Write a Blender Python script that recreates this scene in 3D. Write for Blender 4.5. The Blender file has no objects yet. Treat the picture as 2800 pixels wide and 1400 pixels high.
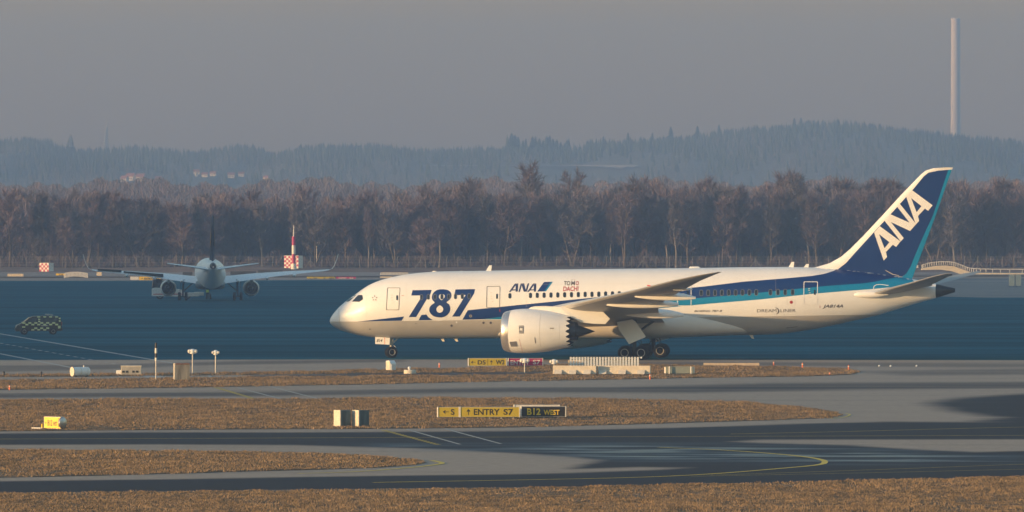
import bpy, bmesh, math, random
import numpy as np
from mathutils import Vector, Matrix

C = bpy.context.scene.collection
SC = bpy.context.scene
R = math.radians
random.seed(7)
rng = np.random.default_rng(11)

# ------------------------------------------------------------------ camera, sky, sun, exposure
F, H, HY, CX = 21700.0, 14.2, 541.0, 1400.0     # focal length (px), eye height (m), horizon row, centre column of the 2800 px photo
SUN_AZ, SUN_EL = 68.0, 6.0                       # sun: degrees to the left of the line back to the camera, degrees above horizon
SKY_STRENGTH, SUN_STRENGTH, EXPOSURE = 0.15, 4.15, 1.31

cam = bpy.data.cameras.new('camera')
cam.sensor_width = 36.0
cam.lens = 36.0 * F / 2800.0
cam.shift_y = (HY - 700.0) / 2800.0
cam.clip_start, cam.clip_end = 1.0, 30000.0
cam_o = bpy.data.objects.new('camera', cam)
C.objects.link(cam_o)
cam_o.location = (0, 0, H)
cam_o.rotation_euler = (R(90), 0, 0)
SC.camera = cam_o

S = Vector((-math.sin(R(SUN_AZ)) * math.cos(R(SUN_EL)), -math.cos(R(SUN_AZ)) * math.cos(R(SUN_EL)), math.sin(R(SUN_EL))))
world = bpy.data.worlds.new('World')
SC.world = world
world.use_nodes = True
wt = world.node_tree
bg = wt.nodes['Background']
sky = wt.nodes.new('ShaderNodeTexSky')
sky.sky_type = 'NISHITA'
sky.sun_disc = False
sky.sun_elevation = R(SUN_EL)
sky.sun_rotation = math.atan2(S.x, S.y)
sky.air_density, sky.dust_density, sky.ozone_density = 1.75, 0.8, 2.6
sky.altitude = 450
wt.links.new(sky.outputs['Color'], bg.inputs['Color'])
bg.inputs['Strength'].default_value = SKY_STRENGTH

sun = bpy.data.lights.new('sun', 'SUN')
sun.energy = SUN_STRENGTH
sun.angle = R(0.5)
sun.color = (1.0, 0.60, 0.26)
sun_o = bpy.data.objects.new('sun', sun)
C.objects.link(sun_o)
sun_o.rotation_euler = (-S).to_track_quat('-Z', 'Y').to_euler()

SC.view_settings.view_transform = 'Standard'
SC.view_settings.look = 'None'
SC.view_settings.gamma = 1.0
SC.view_settings.exposure = EXPOSURE
SC.view_settings.use_curve_mapping = False
SC.cycles.use_denoising = True
SC.cycles.volume_bounces = 1
SC.cycles.max_bounces = 6
SC.cycles.transparent_max_bounces = 16


# ------------------------------------------------------------------ helpers
def G(px, py):
    d = F * H / (py - HY)
    return ((px - CX) * d / F, d)


def P(px, py, d):
    return Vector(((px - CX) * d / F, d, H - (py - HY) * d / F))


def tag(o, label=None, cat=None, group=None, kind=None):
    if label: o['label'] = label
    if cat: o['category'] = cat
    if group: o['group'] = group
    if kind: o['kind'] = kind
    return o


def thing(name, loc, rz=0.0, label=None, cat=None, group=None):
    o = bpy.data.objects.new(name, None)
    C.objects.link(o)
    o.empty_display_size = 0.3
    o.location = loc
    o.rotation_euler = (0, 0, rz)
    return tag(o, label, cat, group)


def copy_tree(o, loc=None, rz=None, sc=None, label=None):
    kids = [k for k in bpy.data.objects if k.parent == o]
    c = o.copy()
    C.objects.link(c)
    if loc is not None: c.location = loc
    if rz is not None: c.rotation_euler = (0, 0, rz)
    if sc is not None: c.scale = sc
    if label: c['label'] = label
    for k in kids:
        k2 = copy_tree(k)
        k2.parent = c
    return c


MATS = {}


def mat(name, col, rough=0.6, metal=0.0, var=0.12, scale=3.0, spec=0.5, coat=0.0, stretch=None, bump=0.0, objrand=0.0, emit=None):
    if name in MATS: return MATS[name]
    m = bpy.data.materials.new(name)
    m.use_nodes = True
    nt = m.node_tree
    b = nt.nodes['Principled BSDF']
    b.inputs['Roughness'].default_value = rough
    b.inputs['Metallic'].default_value = metal
    b.inputs['Specular IOR Level'].default_value = spec
    b.inputs['Coat Weight'].default_value = coat
    b.inputs['Coat Roughness'].default_value = 0.12
    tc = nt.nodes.new('ShaderNodeTexCoord')
    mp = nt.nodes.new('ShaderNodeMapping')
    if stretch: mp.inputs['Scale'].default_value = stretch
    nt.links.new(tc.outputs['Object'], mp.inputs['Vector'])
    n = nt.nodes.new('ShaderNodeTexNoise')
    n.inputs['Scale'].default_value = scale
    n.inputs['Detail'].default_value = 5.0
    nt.links.new(mp.outputs['Vector'], n.inputs['Vector'])
    rp = nt.nodes.new('ShaderNodeValToRGB')
    rp.color_ramp.elements[0].position = 0.3
    rp.color_ramp.elements[1].position = 0.7
    rp.color_ramp.elements[0].color = [max(0, c * (1 - var)) for c in col] + [1]
    rp.color_ramp.elements[1].color = [min(1, c * (1 + var)) for c in col] + [1]
    nt.links.new(n.outputs['Fac'], rp.inputs['Fac'])
    out = rp.outputs['Color']
    if objrand:
        oi = nt.nodes.new('ShaderNodeObjectInfo')
        mr = nt.nodes.new('ShaderNodeMapRange')
        mr.inputs['To Min'].default_value = 1 - objrand
        mr.inputs['To Max'].default_value = 1 + objrand
        nt.links.new(oi.outputs['Random'], mr.inputs['Value'])
        hs = nt.nodes.new('ShaderNodeHueSaturation')
        nt.links.new(mr.outputs['Result'], hs.inputs['Value'])
        nt.links.new(out, hs.inputs['Color'])
        out = hs.outputs['Color']
    nt.links.new(out, b.inputs['Base Color'])
    if bump:
        bp = nt.nodes.new('ShaderNodeBump')
        bp.inputs['Strength'].default_value = bump
        nt.links.new(n.outputs['Fac'], bp.inputs['Height'])
        nt.links.new(bp.outputs['Normal'], b.inputs['Normal'])
    if emit:
        b.inputs['Emission Color'].default_value = (*emit[0], 1)
        b.inputs['Emission Strength'].default_value = emit[1]
    MATS[name] = m
    return m


class MB:
    def __init__(self):
        self.v, self.f, self.m = [], [], []

    def add(self, vs, fs, mi=0):
        o = len(self.v)
        self.v += [tuple(p) for p in vs]
        for f in fs:
            self.f.append([i + o for i in f]); self.m.append(mi)
        return self

    def box(self, c, s, mi=0, M=None, taper=1.0):
        x, y, z = s[0] / 2, s[1] / 2, s[2] / 2
        vs = [Vector((sx * x * (taper if sz > 0 else 1), sy * y * (taper if sz > 0 else 1), sz * z)) for sz in (-1, 1) for sx, sy in ((-1, -1), (1, -1), (1, 1), (-1, 1))]
        if M is not None: vs = [M @ p for p in vs]
        vs = [p + Vector(c) for p in vs]
        return self.add(vs, [(3, 2, 1, 0), (4, 5, 6, 7), (0, 1, 5, 4), (1, 2, 6, 5), (2, 3, 7, 6), (3, 0, 4, 7)], mi)

    def ring(self, c, ax, r, n, ph=0.0):
        ax = Vector(ax).normalized()
        u = ax.orthogonal().normalized(); w = ax.cross(u)
        return [Vector(c) + u * (math.cos(2 * math.pi * k / n + ph) * r) + w * (math.sin(2 * math.pi * k / n + ph) * r) for k in range(n)]

    def tube(self, pts, rs, n=8, mi=0, caps=True):
        pts = [Vector(p) for p in pts]
        if not hasattr(rs, '__len__'): rs = [rs] * len(pts)
        rings = []
        ax0 = (pts[-1] - pts[0])
        for i, p in enumerate(pts):
            rings.append(self.ring(p, ax0, rs[i], n))
        return self.loft(rings, mi, caps)

    def loft(self, rings, mi=0, caps=True, mis=None):
        n = len(rings[0]); vs = [p for r in rings for p in r]
        o = len(self.v)
        self.v += [tuple(p) for p in vs]
        for i in range(len(rings) - 1):
            for k in range(n):
                a, b = i * n + k, i * n + (k + 1) % n
                self.f.append([o + a, o + b, o + b + n, o + a + n]); self.m.append(mis[i] if mis else mi)
        if caps:
            self.f.append([o + k for k in range(n)][::-1]); self.m.append(mis[0] if mis else mi)
            e = o + (len(rings) - 1) * n
            self.f.append([e + k for k in range(n)]); self.m.append(mis[-1] if mis else mi)
        return self

    def lathe(self, prof, c, ax, n=32, mi=0, mis=None, caps=True):
        ax = Vector(ax).normalized()
        return self.loft([self.ring(Vector(c) + ax * a, ax, max(r, 1e-4), n) for a, r in prof], mi, caps, mis)

    def prism(self, pts, off, mi=0):
        pts = [Vector(p) for p in pts]; off = Vector(off); n = len(pts)
        vs = pts + [p + off for p in pts]
        fs = [list(range(n))[::-1], list(range(n, 2 * n))] + [[k, (k + 1) % n, n + (k + 1) % n, n + k] for k in range(n)]
        return self.add(vs, fs, mi)

    def wheel(self, c, ax, r, w, mi_t=0, mi_r=1, n=24):
        ax = Vector(ax).normalized(); c = Vector(c)
        prof = [(-w / 2, r * .55), (-w / 2, r * .86), (-w * .36, r * .97), (-w * .2, r), (w * .2, r), (w * .36, r * .97), (w / 2, r * .86), (w / 2, r * .55)]
        self.lathe(prof, c, ax, n, mi_t, caps=False)
        rim = [(-w * .5, r * .57), (-w * .5, r * .50), (-w * .46, r * .47), (-w * .2, r * .44), (-w * .2, r * .2), (-w * .36, r * .16), (-w * .36, .001)]
        mm = [mi_r, mi_r, mi_t, mi_t, mi_t, mi_t, mi_t]
        self.lathe(rim, c, ax, n, mi_r, mm, caps=False)
        self.lathe([(-a, q) for a, q in rim], c, ax, n, mi_r, mm, caps=False)
        return self

    def build(self, name, mats, parent=None, smooth=35, bevel=0.0):
        me = bpy.data.meshes.new(name)
        me.from_pydata(self.v, [], self.f)
        if not isinstance(mats, (list, tuple)): mats = [mats]
        for m in mats: me.materials.append(m)
        me.polygons.foreach_set('material_index', self.m)
        bm = bmesh.new(); bm.from_mesh(me)
        bmesh.ops.recalc_face_normals(bm, faces=bm.faces[:])
        bm.to_mesh(me); bm.free()
        if smooth:
            me.polygons.foreach_set('use_smooth', [True] * len(me.polygons))
            me.set_sharp_from_angle(angle=R(smooth))
        me.update()
        o = bpy.data.objects.new(name, me)
        C.objects.link(o)
        if parent is not None: o.parent = parent
        if bevel:
            b = o.modifiers.new('bevel', 'BEVEL'); b.width = bevel; b.segments = 2; b.limit_method = 'ANGLE'
        return o


def np_mesh(name, V, Fc, mats, mi=None, smooth=False):
    me = bpy.data.meshes.new(name)
    k = Fc.shape[1]
    me.vertices.add(len(V)); me.vertices.foreach_set('co', np.ascontiguousarray(V, np.float32).ravel())
    me.loops.add(Fc.size); me.loops.foreach_set('vertex_index', np.ascontiguousarray(Fc, np.int32).ravel())
    me.polygons.add(len(Fc))
    me.polygons.foreach_set('loop_start', np.arange(0, Fc.size, k, dtype=np.int32))
    for m in (mats if isinstance(mats, (list, tuple)) else [mats]): me.materials.append(m)
    if mi is not None: me.polygons.foreach_set('material_index', np.ascontiguousarray(mi, np.int32))
    me.polygons.foreach_set('use_smooth', [smooth] * len(Fc))
    me.update(calc_edges=True)
    me.validate()
    o = bpy.data.objects.new(name, me)
    C.objects.link(o)
    return o


_TX = {}


def text_tris(s, bold=0.0, shear=0.0):
    """glyph outlines of s as (verts 2D scaled to a unit box, faces, aspect)"""
    key = (s, bold, shear)
    if key in _TX: return _TX[key]
    cu = bpy.data.curves.new('glyphs', 'FONT')
    cu.body = s; cu.offset = bold; cu.shear = shear; cu.resolution_u = 3; cu.fill_mode = 'FRONT'
    ob = bpy.data.objects.new('glyphs', cu)
    C.objects.link(ob)
    me = bpy.data.meshes.new_from_object(ob.evaluated_get(bpy.context.evaluated_depsgraph_get()))
    vs = np.array([v.co[:2] for v in me.vertices]); fs = [list(p.vertices) for p in me.polygons]
    bpy.data.objects.remove(ob); bpy.data.meshes.remove(me); bpy.data.curves.remove(cu)
    lo, hi = vs.min(0), vs.max(0)
    _TX[key] = ((vs - lo) / (hi - lo), fs, (hi[0] - lo[0]) / (hi[1] - lo[1]))
    return _TX[key]


def put_text(mb, s, o, ux, uz, mi, bold=0.0, shear=0.0):
    """writes s in the box spanned by ux (width vector) and uz (height vector) from corner o"""
    vs, fs, _ = text_tris(s, bold, shear)
    o, ux, uz = Vector(o), Vector(ux), Vector(uz)
    mb.add([o + ux * a + uz * b for a, b in vs], fs, mi)


def arrow(mb, o, ux, uz, mi, up=False):
    """arrow inside a unit box; points left, or up"""
    q = [(0, .5), (.38, .92), (.5, .80), (.3, .57), (1, .57), (1, .43), (.3, .43), (.5, .2), (.38, .08)]
    if up: q = [(b, 1 - a) for a, b in q]
    o, ux, uz = Vector(o), Vector(ux), Vector(uz)
    mb.add([o + ux * a + uz * b for a, b in q], [list(range(9))], mi)


# shared materials
M_white = mat('white_paint', (.77, .79, .80), .35, var=.03, scale=.6)
M_offw = mat('off_white_paint', (.70, .68, .63), .5, var=.08, scale=2)
M_black = mat('black_rubber', (.010, .011, .013), .85, var=.2, spec=.15)
M_dark = mat('dark_grey_metal', (.04, .045, .05), .6, .2, var=.2, spec=.3)
M_steel = mat('bare_steel', (.45, .45, .45), .35, .8, var=.1)
M_yellow = mat('sign_yellow', (.46, .36, .012), .55, var=.06)
M_red = mat('sign_red', (.38, .010, .095), .55, var=.06)
M_blk = mat('sign_black', (.012, .012, .014), .5, var=.1)
M_orange = mat('orange_plastic', (.75, .16, .05), .5, var=.08)
M_conc = mat('weathered_concrete', (.62, .57, .48), .85, var=.12, scale=2.5, bump=.1)
M_glass = mat('dark_glass', (.012, .016, .022), .08, var=.1, spec=.6)


# ------------------------------------------------------------------ ground: base sheet, pavement, apron, grass, markings
def soft_poly(PX, PY, poly, soft):
    """1 inside the polygon (photo columns/rows), easing to 0 over soft rows at its edge"""
    q = np.array(poly, float)
    x, y = PX, PY
    ins = np.zeros(PX.shape, bool); dist = np.full(PX.shape, 1e9)
    k = 0.06
    for i in range(len(q)):
        (x0, y0), (x1, y1) = q[i], q[(i + 1) % len(q)]
        c = ((y0 > y) != (y1 > y)) & (x < (x1 - x0) * (y - y0) / (y1 - y0 + 1e-9) + x0)
        ins ^= c
        ax, ay, bx, by = x0 * k, y0, x1 * k, y1
        ll = (bx - ax) ** 2 + (by - ay) ** 2 + 1e-9
        t = np.clip(((x * k - ax) * (bx - ax) + (y - ay) * (by - ay)) / ll, 0, 1)
        dist = np.minimum(dist, np.hypot(x * k - ax - t * (bx - ax), y - ay - t * (by - ay)))
    sd = np.where(ins, dist, -dist)
    t = np.clip(sd / soft + .5, 0, 1)
    return t * t * (3 - 2 * t)


def zl(pts, ox, oy, k):
    return [(ox + a / k, oy + b / k) for a, b in pts]


ZL = lambda pts: zl(pts, 0, 1040, 1.84)        # left half of the foreground
ZR = lambda pts: zl(pts, 1400, 1040, 1.84)     # right half

isl_near = [(-500, 1352)] + [(0, 1350), (700, 1344), (1400, 1336), (2100, 1322), (2800, 1305), (3300, 1294), (3300, 1500), (-500, 1500)]
isl_two = [(-500, 1226)] + ZL([(0, 350), (500, 354), (900, 357), (1300, 362), (1700, 374), (1900, 385), (2050, 397), (2115, 405), (2142, 415), (2085, 426), (1900, 440), (1600, 450), (1200, 460), (800, 472), (400, 482), (0, 490)]) + [(-500, 1310)]
isl_three = [(-500, 1096)] + ZL([(0, 100), (600, 97), (1300, 95), (1900, 92)]) + ZR([(0, 89), (400, 93), (800, 100), (1200, 114), (1450, 135), (1600, 155), (1660, 176), (1600, 190), (1300, 201), (1000, 210), (600, 222), (0, 237)]) + ZL([(2100, 242), (1700, 245), (1000, 248), (500, 252), (0, 257)]) + [(-500, 1183)]
Z5 = lambda pts: zl(pts, 1000, 940, 1.84)
isl_four = [(-500, 1040), (0, 1039), (200, 1038), (500, 1034)] + Z5([(-300, 168), (0, 163), (600, 158), (935, 152), (940, 107), (1430, 106), (1600, 108), (1900, 113), (2200, 120), (2400, 126), (2490, 141), (2450, 155), (2200, 165), (1700, 171), (1100, 183), (600, 191), (0, 205)]) + [(500, 1060), (0, 1066), (-500, 1072)]
isl_five = [(-500, 1029), (0, 1027), (300, 1024), (560, 1021), (900, 1016)] + Z5([(0, 133), (200, 128), (500, 124), (900, 110), (938, 110), (935, 142), (500, 146), (0, 150)]) + [(700, 1025), (300, 1029), (0, 1031), (-500, 1033)]

dark = [
    ([(-500, 1077), (0, 1076), (700, 1071), (1400, 1060)] + ZR([(500, 35), (1300, 15), (2576, 8), (3400, 0), (3400, 45), (2576, 40), (1700, 48), (900, 62), (0, 60)]) + [(700, 1083), (0, 1088), (-500, 1089)], 9, .75),
    (ZR([(2090, 112), (2250, 88), (2576, 68), (3400, 40), (3400, 215), (2576, 214), (2300, 209), (2470, 186), (2390, 181), (2220, 156), (2130, 128)]), 9, 1.05),
    ([(-500, 1187)] + ZL([(0, 268), (600, 262), (1500, 262), (2576, 256)]) + ZR([(800, 240), (1500, 217), (1900, 208), (2300, 210), (3400, 196), (3400, 295), (2576, 297), (1250, 299), (1090, 309), (1250, 316), (1700, 327), (2000, 347), (2330, 362), (2576, 356), (3400, 330), (3400, 470), (2576, 486), (1400, 526), (600, 536), (0, 540)]) + ZL([(1400, 552), (0, 567)]) + [(-500, 1352), (-500, 1314)] + ZL([(0, 508), (800, 499), (1500, 487), (2100, 478), (2576, 472)]) + ZR([(300, 466), (700, 452), (900, 440), (640, 436), (300, 446), (360, 425), (455, 402), (300, 384), (0, 364)]) + ZL([(2100, 342), (1500, 326), (800, 322), (0, 324)]) + [(-500, 1217)], 6, 1.12),
    ([(-500, 1000), (0, 1000), (300, 997), (700, 986), (1100, 983), (1100, 989), (500, 1000), (300, 1010), (0, 1017), (-500, 1018)], 6, .55),
    (Z5([(-600, 160), (0, 150), (500, 146), (930, 143), (930, 153), (400, 157), (0, 163), (-600, 172)]), 3, .85),
    ([(1500, 992), (1900, 990), (2800, 994), (3300, 994), (3300, 1002), (2700, 1004), (1900, 998)], 5, .5),
    (ZR([(1700, -45), (2576, -60), (3400, -66), (3400, -30), (2576, -28), (2000, -24)]), 9, .5),
]
wet_sheen = [(ZR([(-700, 320), (0, 322), (600, 318), (1100, 322), (1700, 340), (2200, 370), (2576, 385), (2576, 430), (1700, 420), (900, 408), (450, 400), (0, 358), (-700, 345)]), 22, 1.0)]


def lin_y(py):
    return F * H / (py - HY)


pys = np.concatenate([np.arange(976, 1425, 1.9), [1440, 1480, 1600, 1900, 2600]])
pxs = np.arange(-700, 3501, 12.0)
PX, PY = np.meshgrid(pxs, pys)
D = F * H / (PY - HY)
wear = np.zeros(PX.shape); wet_sheen_mask = np.zeros(PX.shape)
for poly, soft, amt in dark: wear = np.maximum(wear, soft_poly(PX, PY, poly, soft) * amt)
for poly, soft, amt in wet_sheen: wet_sheen_mask = np.maximum(wet_sheen_mask, soft_poly(PX, PY, poly, soft) * amt)
V = np.stack([(PX - CX) * D / F, D, np.zeros_like(D)], -1).reshape(-1, 3)
nr, nc = PX.shape
ii = (np.arange(nr - 1)[:, None] * nc + np.arange(nc - 1)[None, :]).ravel()
Q = np.stack([ii, ii + nc, ii + nc + 1, ii + 1], 1)[:, ::-1]


def pavement_mat():
    m = bpy.data.materials.new('taxiway_asphalt'); m.use_nodes = True
    nt = m.node_tree; N = nt.nodes.new; L = nt.links.new
    b = nt.nodes['Principled BSDF']
    geo = N('ShaderNodeNewGeometry')
    mp = N('ShaderNodeMapping'); mp.inputs['Scale'].default_value = (.035, .22, 1); L(geo.outputs['Position'], mp.inputs['Vector'])
    n1 = N('ShaderNodeTexNoise'); n1.inputs['Scale'].default_value = 1.0; n1.inputs['Detail'].default_value = 7; L(mp.outputs['Vector'], n1.inputs['Vector'])
    n2 = N('ShaderNodeTexNoise'); n2.inputs['Scale'].default_value = 1.6; n2.inputs['Detail'].default_value = 6; L(geo.outputs['Position'], n2.inputs['Vector'])
    at = N('ShaderNodeAttribute'); at.attribute_name = 'wear'
    aw = N('ShaderNodeAttribute'); aw.attribute_name = 'wet_sheen'
    def math_(op, a, b_, clamp=False):
        k = N('ShaderNodeMath'); k.operation = op; k.use_clamp = clamp
        for i, q in enumerate((a, b_)):
            if isinstance(q, (int, float)): k.inputs[i].default_value = q
            else: L(q, k.inputs[i])
        return k.outputs[0]
    streak = math_('MULTIPLY', math_('SUBTRACT', n1.outputs['Fac'], .5), .9)
    fac = math_('ADD', at.outputs['Fac'], math_('MULTIPLY', streak, .85), True)
    mx = N('ShaderNodeMix'); mx.data_type = 'RGBA'
    mx.inputs['A'].default_value = (.330, .280, .235, 1); mx.inputs['B'].default_value = (.028, .034, .048, 1)
    L(fac, mx.inputs['Factor'])
    mottle = N('ShaderNodeMapRange'); mottle.inputs['From Min'].default_value = .3; mottle.inputs['From Max'].default_value = .7
    mottle.inputs['To Min'].default_value = .88; mottle.inputs['To Max'].default_value = 1.12
    L(n2.outputs['Fac'], mottle.inputs['Value'])
    hs = N('ShaderNodeHueSaturation'); L(mx.outputs['Result'], hs.inputs['Color']); L(mottle.outputs['Result'], hs.inputs['Value'])
    # wet patches: darker, glossy standing water, its blue sky reflection painted into the colour
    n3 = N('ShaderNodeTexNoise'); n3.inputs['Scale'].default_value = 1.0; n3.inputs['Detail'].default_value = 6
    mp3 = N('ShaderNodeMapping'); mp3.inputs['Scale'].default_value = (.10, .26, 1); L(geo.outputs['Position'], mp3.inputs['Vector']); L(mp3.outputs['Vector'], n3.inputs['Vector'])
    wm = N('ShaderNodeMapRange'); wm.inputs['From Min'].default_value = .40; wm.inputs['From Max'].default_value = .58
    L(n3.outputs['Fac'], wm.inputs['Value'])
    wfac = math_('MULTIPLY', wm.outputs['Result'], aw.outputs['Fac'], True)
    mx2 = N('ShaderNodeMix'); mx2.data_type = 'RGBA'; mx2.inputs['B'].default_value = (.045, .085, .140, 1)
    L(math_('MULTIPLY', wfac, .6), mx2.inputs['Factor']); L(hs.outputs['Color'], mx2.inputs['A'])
    L(mx2.outputs['Result'], b.inputs['Base Color'])
    rr = N('ShaderNodeMapRange'); rr.inputs['To Min'].default_value = .95; rr.inputs['To Max'].default_value = .35
    L(wfac, rr.inputs['Value']); L(rr.outputs['Result'], b.inputs['Roughness'])
    b.inputs['Specular IOR Level'].default_value = .07
    return m


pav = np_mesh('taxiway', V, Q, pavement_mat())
for nm, arr in (('wear', wear), ('wet_sheen', wet_sheen_mask)):
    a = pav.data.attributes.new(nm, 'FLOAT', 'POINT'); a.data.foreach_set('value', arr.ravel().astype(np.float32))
tag(pav, kind='structure')

mb = MB(); mb.add([(-1650, -60, -.12), (1650, -60, -.12), (1650, 8800, -.12), (-1650, 8800, -.12)], [(0, 1, 2, 3)])
tag(mb.build('ground', mat('brown_winter_turf', (.16, .115, .075), .95, var=.3, scale=.08, spec=.1), smooth=0), kind='structure')


def sheet(name, polys, z, m, kind='structure'):
    mb = MB()
    for poly in polys:
        q = [(*G(a, b), z) for a, b in poly]
        mb.add(q, [list(range(len(q)))])
    return tag(mb.build(name, m, smooth=0), kind=kind)


# the wide apron behind the taxiway, and the strips beyond it
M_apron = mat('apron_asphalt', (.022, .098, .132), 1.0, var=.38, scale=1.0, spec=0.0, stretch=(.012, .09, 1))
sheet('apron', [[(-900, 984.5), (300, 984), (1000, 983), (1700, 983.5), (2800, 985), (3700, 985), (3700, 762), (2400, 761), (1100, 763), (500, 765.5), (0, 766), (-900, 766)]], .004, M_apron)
M_far = mat('far_pavement', (.24, .215, .205), .95, var=.15, scale=1.0, spec=.1, stretch=(.01, .05, 1))
sheet('far_taxiway', [[(-900, 757), (0, 757), (700, 756), (3700, 752), (3700, 742), (1400, 742.5), (0, 743.5), (-900, 743.5)]], .012, M_far)
sheet('far_shoulder', [[(2120, 764), (3700, 763.6), (3700, 812), (2700, 814), (2420, 808), (2250, 792)], [(-900, 768.5), (0, 768), (500, 767.5), (1100, 765), (2400, 763), (3700, 763), (3700, 757.5), (1400, 758.5), (0, 761), (-900, 761)]], .012, M_far)

# a strip of dry reeds and soil banks before the fence
M_berm = mat('dry_bank', (.19, .125, .095), .95, var=.35, scale=.6, spec=.1, stretch=(.3, .3, 1))


def berm(px0, px1, d0, d1, h):
    nx, ny = 90, 8
    vs, fs = [], []
    for j in range(ny + 1):
        t = j / ny; d = d0 + (d1 - d0) * t
        for i in range(nx + 1):
            x = (px0 + (px1 - px0) * i / nx - CX) * d0 / F
            vs.append((x, d, -.1 + (h + .3 * math.sin(x * .11 + 1.3) * h + .12 * random.random()) * math.sin(math.pi * min(t, .55) / .55 * .5)))
    for j in range(ny):
        for i in range(nx):
            a = j * (nx + 1) + i
            fs.append((a, a + 1, a + nx + 2, a + nx + 1))
    mb = MB(); mb.add(vs, fs)
    return tag(mb.build('terrain', M_berm), kind='structure')


berm(-700, 3500, 1508, 1570, .55)

# ------------------------------------------------------------------ grass: turf sheet plus short dry tufts
M_turf = mat('dry_turf', (.150, .110, .076), .95, var=.4, scale=.55, spec=.08, stretch=(.6, 1, 1))
M_straw = mat('dry_grass', (.260, .190, .120), .9, var=.22, scale=.35, spec=.1)
M_straw2 = mat('dull_grass', (.165, .128, .088), .9, var=.22, scale=.35, spec=.1)


_VN = rng.random((256, 256)) * 2 - 1


def vnoise(x, y):
    xi, yi = np.floor(x).astype(int), np.floor(y).astype(int)
    u, v = x - xi, y - yi; u, v = u * u * (3 - 2 * u), v * v * (3 - 2 * v)
    g = lambda a, b: _VN[a % 256, b % 256]
    return (g(xi, yi) * (1 - u) + g(xi + 1, yi) * u) * (1 - v) + (g(xi, yi + 1) * (1 - u) + g(xi + 1, yi + 1) * u) * v


def lawn(name, poly, dens, hgt):
    q = np.array([G(a, b) for a, b in poly])
    mb = MB(); mb.add([(x, y, .03) for x, y in q], [list(range(len(q)))])
    tag(mb.build('lawn', M_turf, smooth=0), kind='structure')
    lo, hi = q.min(0), q.max(0)
    lo[0] = max(lo[0], -1560 * hi[1] / F); hi[0] = min(hi[0], 1560 * hi[1] / F)
    lo[1] = max(lo[1], 340)
    n = int((hi[0] - lo[0]) * (hi[1] - lo[1]) * dens)
    pts = lo + rng.random((n, 2)) * (hi - lo)
    px = pts[:, 0] * F / pts[:, 1] + CX; py = HY + F * H / pts[:, 1]
    k = soft_poly(px + vnoise(pts[:, 0] * .8, pts[:, 1] * .8 + 3) * 10, py + vnoise(pts[:, 0] * 1.1 + 7, pts[:, 1] * .5) * 1.6 + (rng.random(n) - .5) * 1.6, poly, .4) > .5
    k &= (px > -120) & (px < 2920) & (py < 1430)
    pts = pts[k]
    thin = vnoise(pts[:, 0] * .30, pts[:, 1] * .11 + 5) + .8 * vnoise(pts[:, 0] * 1.5, pts[:, 1] * .5 + 2)
    pts = pts[(thin > -.5) | (rng.random(len(pts)) < .35)]; n = len(pts)
    # clumps: taller where a slow value field is high
    cl = vnoise(pts[:, 0] * .9, pts[:, 1] * .35) * .9 + vnoise(pts[:, 0] * 2.6 + 40, pts[:, 1] * .9) * .7 + vnoise(pts[:, 0] * .12, pts[:, 1] * .10 + 9) * .6
    hh = np.clip(hgt * (.6 + .55 * cl + .45 * rng.random(n)), .02, None)
    m = 2
    a = rng.random((n, m)) * 2 * np.pi
    w = .016 + .026 * rng.random((n, m))
    base = np.repeat(pts[:, None, :], m, 1) + (rng.random((n, m, 2)) - .5) * .12
    lean = (rng.random((n, m, 2)) - .5) * hh[:, None, None] * 1.2
    c, s_ = np.cos(a) * w, np.sin(a) * w
    z0 = np.full((n, m), .02)
    v0 = np.stack([base[..., 0] - c, base[..., 1] - s_, z0], -1)
    v1 = np.stack([base[..., 0] + c, base[..., 1] + s_, z0], -1)
    v2 = np.stack([base[..., 0] + lean[..., 0], base[..., 1] + lean[..., 1], .03 + hh[:, None] * (.7 + .5 * rng.random((n, m)))], -1)
    V = np.stack([v0, v1, v2], 2).reshape(-1, 3)
    Fc = np.arange(len(V)).reshape(-1, 3)
    mi = (rng.random(len(Fc)) < np.repeat(np.clip(.5 - .35 * cl, .05, .95), m)).astype(int)
    o = np_mesh('grass', V, Fc, [M_straw, M_straw2], mi)
    tag(o, name, 'grass', kind='stuff')


lawn('short dry winter grass along the bottom of the view', isl_near, 80, .085)
lawn('short dry grass on the narrow pointed island in the foreground', isl_two, 64, .09)
lawn('short dry grass on the long island with the yellow taxiway signs', isl_three, 48, .095)
lawn('short dry grass on the island with the concrete barriers', isl_four, 34, .11)
lawn('short dry grass strip behind the service road', isl_five, 32, .14)

# ------------------------------------------------------------------ painted lines
M_lw = mat('line_white', (.30, .31, .31), .8, var=.25, scale=1.5)
M_ly = mat('line_yellow', (.55, .42, .05), .8, var=.25, scale=1.5)


def strip(mb, pts, w, z, dash=None):
    q = [Vector((*G(a, b), z)) for a, b in pts]
    tot = 0
    for i in range(len(q) - 1):
        a, b = q[i], q[i + 1]; t = (b - a); ln = t.length; t.normalize()
        nrm = Vector((-t.y, t.x, 0)) * (w / 2)
        if dash:
            p = 0.0
            while p < ln:
                e = min(ln, p + dash[0]); u, v = a + t * p, a + t * e
                mb.add([u - nrm, u + nrm, v + nrm, v - nrm], [(0, 1, 2, 3)]); p += dash[0] + dash[1]
        else:
            mb.add([a - nrm, a + nrm, b + nrm, b - nrm], [(0, 1, 2, 3)])


def curve_pts(pts, n=6):
    out = []
    for i in range(len(pts) - 1):
        p0, p1, p2, p3 = pts[max(i - 1, 0)], pts[i], pts[i + 1], pts[min(i + 2, len(pts) - 1)]
        for k in range(n):
            t = k / n
            out.append(tuple(.5 * (2 * p1[j] + (p2[j] - p0[j]) * t + (2 * p0[j] - 5 * p1[j] + 4 * p2[j] - p3[j]) * t * t + (3 * p1[j] - p0[j] - 3 * p2[j] + p3[j]) * t ** 3) for j in (0, 1)))
    return out + [pts[-1]]


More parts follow.
